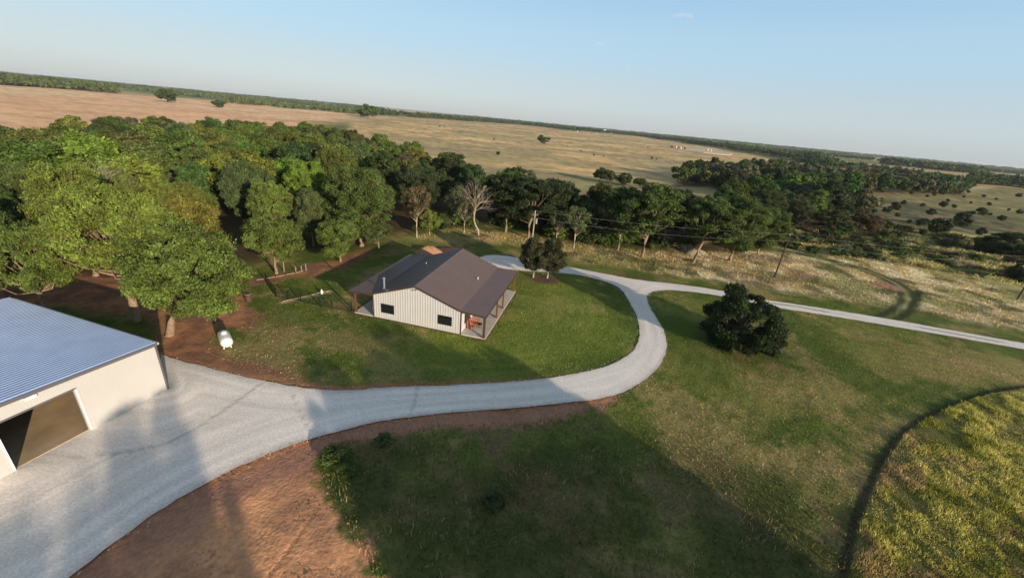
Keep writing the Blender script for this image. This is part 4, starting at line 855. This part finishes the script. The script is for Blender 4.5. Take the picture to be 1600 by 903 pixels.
# ------------------------------------------------------------------ pen fence
def pen():
    pts = [gp(416, 440), gp(432, 464), gp(450, 467), gp(470, 471), gp(500, 478), gp(519, 482), gp(549, 487)]
    R = thing('pen_fence', 'black wire pen fence with dark posts running from the left porch toward the trees', 'fence', (pts[0][0], pts[0][1], 0)); o = pts[0]
    for i, p in enumerate(pts):
        q = p-o; MB().bb((q[0]-.05, q[1]-.05, 0), (q[0]+.05, q[1]+.05, 1.15)).build('fence_post', M['black'], R)
    for i in range(len(pts)-1):
        a, b = pts[i]-o, pts[i+1]-o
        for z in (.08, 1.08): MB().bar((a[0], a[1], z), (b[0], b[1], z), .035).build('rail', M['black'], R)
        m = MB(); L_ = np.hypot(*(b-a)); n = int(L_/.22)
        for k in range(1, n): p = a+(b-a)*k/n; m.bar((p[0], p[1], .08), (p[0], p[1], 1.08), .014)
        for z in (.33, .58, .83): m.bar((a[0], a[1], z), (b[0], b[1], z), .014)
        m.build('wire_mesh', M['black'], R)
pen()
g = gp(503, 459); R = thing('white_jug', 'small white jug standing on the stone edging in the pen', 'jug', (g[0], g[1], .0)); MB().tube([(0, 0, 0), (0, 0, .36), (0, 0, .5), (0, 0, .62)], [.17, .17, .07, .06], 12).build('body', M['white'], R, smooth_=True); MB().tube([(0, 0, .621), (0, 0, .68)], .065, 10).build('cap', M['redwood'], R)
# log edging by the trees
def logs(name, pts, label, mat, r=.13):
    P = [gp(*p) for p in pts]; R = thing(name, label, 'edging', (*P[0], 0))
    for i in range(len(P)-1):
        a, b = P[i]-P[0], P[i+1]-P[0]; d = (b-a)/np.linalg.norm(b-a)*.06; MB().tube([(a[0]+d[0], a[1]+d[1], r*.8), (b[0]-d[0], b[1]-d[1], r*.8+random.uniform(-.02, .03))], [r, r*.85], 8).build('log', mat, R)
logs('log_edging', [(400,438),(415,436),(430,433),(446,430),(461,427),(474,424)], 'row of pale logs edging the dirt under the round bright tree', M['greywood'], .08)
logs('stone_edging', [(440,472),(453,469),(466,466),(480,463),(494,459),(508,456),(516,455)], 'line of pale edging stones crossing the pen lawn', M['straw'], .06)
for k, (u, v, h) in enumerate([(444,424,1.6),(471,423,.8),(478,422,1.0),(462,424,.7)]):
    g = gp(u, v); m = MB().tube([(0, 0, -.1), (.02, 0, h*.5), (.05, .02, h)], [.09, .08, .07], 8).build('wooden_stake', M['greywood'], None, (g[0], g[1], 0)); tag(m, ['tall pale stake standing beside the round bright tree trunks', 'short stake at the right end of the log edging', 'slightly taller stake right of the log edging end', 'lowest stake behind the log edging'][k], 'stake')
# dirt mound behind the house
def mound(name, g, r, h, mat, label, cat='mound', seed=3):
    n = 26; V = [(0, 0, h)]; F = []; rng = random.Random(seed); rings = 7
    for i in range(1, rings+1):
        for j in range(n):
            a = 2*math.pi*j/n; t = i/rings; rr = r*t*(1+.18*math.sin(3*a+seed)+rng.uniform(-.06, .06)); V.append((rr*math.cos(a), rr*math.sin(a)*.7, h*(1-t*t)**1.3+rng.uniform(-.08, .08)*h-(.08 if i == rings else 0)))
    for j in range(n): F.append((0, 1+j, 1+(j+1) % n))
    for i in range(rings-1):
        for j in range(n): a = 1+i*n; F.append((a+j, a+n+j, a+n+(j+1) % n, a+(j+1) % n))
    me = bpy.data.meshes.new(name); me.from_pydata(V, [], F); me.materials.append(mat); me.polygons.foreach_set('use_smooth', [True]*len(me.polygons)); me.update(); o = link(name, me, None, (g[0], g[1], 0)); tag(o, label, cat); return o
mound('dirt_mound', gp(672, 394), 2.6, 1.1, M['soil'], 'heap of orange dirt behind the dark roof slope of the house')
mound('sand_heap', gp(1085, 395), 3.0, 1.0, M['straw'], 'pale sandy bank between the meadow edge trees', seed=8)
mound('rubble_heap', gp(700, 391), 3.0, .5, M['rust'], 'low dark rubble heap right of the orange dirt heap', seed=5)
# brush pile
def brush(g, label, seed, n=70, s=2.2):
    rng = random.Random(seed); m = MB()
    for _ in range(n):
        a = Vector((rng.gauss(0, s*.5), rng.gauss(0, s*.35), rng.uniform(0, .7))); d = Vector((rng.gauss(0, 1), rng.gauss(0, 1), rng.gauss(.1, .5))).normalized()*rng.uniform(.8, 2.2); m.tube([a-d*.5, a+Vector((0, 0, .1)), a+d*.5], [.05, .035, .01], 3, False)
    o = m.build('brush_pile', M['palebark'], None, (g[0], g[1], 0)); tag(o, label, 'brush pile')
brush(gp(1068, 388), 'grey brush pile under the meadow edge trees beside the sandy bank', 1)
brush(gp(1500, 410), 'grey dead brush pile on the rough ground between second and third utility poles', 2, 120, 4)
brush(gp(1180, 405), 'brown brush heap behind the second utility pole', 3, 60, 3)

# ------------------------------------------------------------------ utility poles and wires
PO = [(gp(829, 398), 8.0, 'pale utility pole with transformer standing behind the two small yard trees'), (gp(1210, 433), 8.05, 'dark utility pole standing in the dry meadow, middle of the three'), (gp(1589, 468), 8.2, 'utility pole at the right edge of the photo')]
tops = []
for k, (g, h, lab) in enumerate(PO):
    R = thing('utility_pole', lab, 'utility pole', (g[0], g[1], 0)); pm = M['palebark'] if k == 0 else M['creosote']
    MB().tube([(0, 0, -.3), (0, 0, h)], [.15, .10], 10).build('pole', pm, R)
    MB().tube([(0, 0, h), (0, 0, h+.22)], [.04, .055], 8).build('insulator', M['white'], R); MB().tube([(0, -.13, h-1.0), (0, -.28, h-1.0)], [.05, .05], 8).build('insulator', M['greytrim'], R)
    if k == 0:
        MB().tube([(.33, -.1, h-2.1), (.33, -.1, h-1.2)], .22, 14).build('transformer', M['steel'], R); MB().bar((-.6, 0, h-.55), (.6, 0, h-.55), .1).build('crossarm', M['greywood'], R)
    tops.append((g, h))
tops.append((gp(1589, 468)+np.array([45., 1.]), 8.))
for i in range(3):
    (a, ha), (b, hb) = tops[i], tops[i+1]
    for j, (dz, lab) in enumerate(((.2, 'upper'), (-1.0, 'lower'))):
        m = MB(); pts = []
        for t in np.linspace(0, 1, 22): p = a+(b-a)*t; pts.append((p[0], p[1]-(.28 if j else 0), (ha+dz)*(1-t)+(hb+dz)*t-1.1*4*t*(1-t)*(.8 if j else .6)))
        o = m.tube(pts, .008, 4, False).build('power_line', M['wire'], None); tag(o, '%s wire strung %s' % (lab, ['from the pale pole to the middle pole', 'from the middle pole to the rightmost pole', 'from the rightmost pole out of the photo'][i]), 'power line')

# ------------------------------------------------------------------ far small structures on the pastures
def shed(name, g, w_, d_, h_, mat, label, cat, rz=.3, roofm=None):
    R = thing(name, label, cat, (g[0], g[1], hz(*g)), rz); MB().bb((-w_/2, -d_/2, -.5), (w_/2, d_/2, h_)).build('wall', mat, R)
    MB().prism([(-w_/2-.4, h_+.005), (w_/2+.4, h_+.005), (0, h_+w_*.22)], lambda u, v: (u, -d_/2-.4, v), lambda u, v: (u, d_/2+.4, v)).build('roof', roofm or M['galv'], R)
    MB().bb((-w_*.2, -d_/2-.06, -.4), (w_*.2, -d_/2-.002, h_*.7)).build('door', M['greytrim'], R)
shed('farm_building', gp(1455, 263), 26, 40, 8, M['white'], 'white farm building before the dark copse below the right horizon', 'building')
shed('farm_building', gp(56, 128), 14, 18, 7, M['white'], 'small white building in the woods at the upper left', 'building')
shed('farm_building', gp(944, 206), 16, 22, 9, M['white'], 'pale building with dome top at the left end of the far equipment yard', 'building')
PADP = [gp(1062, 231), gp(1098, 233), gp(1145, 240), gp(1140, 243), gp(1100, 239), gp(1058, 234)]
zp = max(hz(*p) for p in PADP)+.35
m = MB(); m.prism([(i, 0) for i in range(6)], lambda i, v: (*PADP[int(i)], zp-1.5), lambda i, v: (*PADP[int(i)], zp)); o = m.build('gravel_pad', M['greytrim2']); tag(o, kind='structure')
for k, (u, v, r, h) in enumerate([(1050,231,2.2,5.5),(1056,232,2.2,5.5),(1063,233,2.2,5.5),(1070,234,2.4,5.5),(1105,237,2.0,7.5),(1110,238,1.6,6.5),(896,206,2.2,5.5),(902,207,2.2,5.5),(912,208,2.0,4.5),(924,209,2.4,4.0),(932,210,2.2,5.5)]):
    g = gp(u, v); h *= .75; R = thing('storage_tank', '%s storage tank %s' % (['white', 'tall pale'][k in (4, 5)], 'on the white pad at the right shoulder of the pasture' if k < 6 else 'in the row on the pasture crest before the dark woods'), 'tank', (g[0], g[1], hz(*g)), 0, 'far storage tanks')
    MB().tube([(0, 0, -.5), (0, 0, h)], r*.8, 14).build('shell', M['concrete'] if k % 3 else M['rust'], R); MB().tube([(0, 0, h), (0, 0, h+r*.3)], [r*.8, .2], 14).build('roof', M['concrete'], R)

# ------------------------------------------------------------------ wisps of cloud: real, small and very far
def cloud(u, v, L_, hgt, label):
    m = bpy.data.materials.get('cloud_vapour')
    if not m:
        m = bpy.data.materials.new('cloud_vapour'); m.use_nodes = True; nt = m.node_tree; nt.nodes.clear(); o = nt.nodes.new('ShaderNodeOutputMaterial'); v_ = nt.nodes.new('ShaderNodeVolumePrincipled'); v_.inputs['Density'].default_value = .0012; v_.inputs['Color'].default_value = (1, 1, 1, 1); nt.links.new(v_.outputs[0], o.inputs['Volume'])
    d = _F*FP+CR*(u-800)-CU*(v-451.5); d = d/np.linalg.norm(d); p = d*24000+np.array([0, 0, CH]); rng = random.Random(int(u)); bm = bmesh.new()
    for k in range(5):
        c = Vector((rng.uniform(-.5, .5)*L_, rng.uniform(-.3, .3)*L_, rng.uniform(-.3, .3)*hgt)); Mx = Matrix.Translation(c) @ Matrix.Diagonal((L_*.3, L_*.3, hgt*.5, 1)); bmesh.ops.create_icosphere(bm, subdivisions=3, radius=1, matrix=Mx)
    me = bpy.data.meshes.new('cloud'); bm.to_mesh(me); bm.free(); me.materials.append(m); o = link('cloud', me, None, p); o.rotation_euler = (0, .1, -math.atan2(p[0], p[1])); tag(o, label, 'cloud')
if 1:
    cloud(1065, 25, 750, 110, 'largest of the faint cloud wisps, highest in the sky right of centre')
    cloud(940, 69, 330, 90, 'small round cloud wisp left of the largest one')
    cloud(985, 104, 300, 60, 'faintest lowest cloud wisp')
    cloud(1012, 75, 110, 90, 'tiny cloud speck between the other wisps')
# ------------------------------------------------------------------ haze
if 1:
    mh = bpy.data.materials.new('haze_air'); mh.use_nodes = True; nt = mh.node_tree; nt.nodes.clear(); o = nt.nodes.new('ShaderNodeOutputMaterial'); v_ = nt.nodes.new('ShaderNodeVolumePrincipled')
    v_.inputs['Density'].default_value = HAZE; v_.inputs['Color'].default_value = (.86, .92, 1, 1); v_.inputs['Anisotropy'].default_value = .0; nt.links.new(v_.outputs[0], o.inputs['Volume'])
    tag(MB().bb((-15000, -15000, -14), (15000, 15000, 34)).build('haze', mh), kind='stuff')
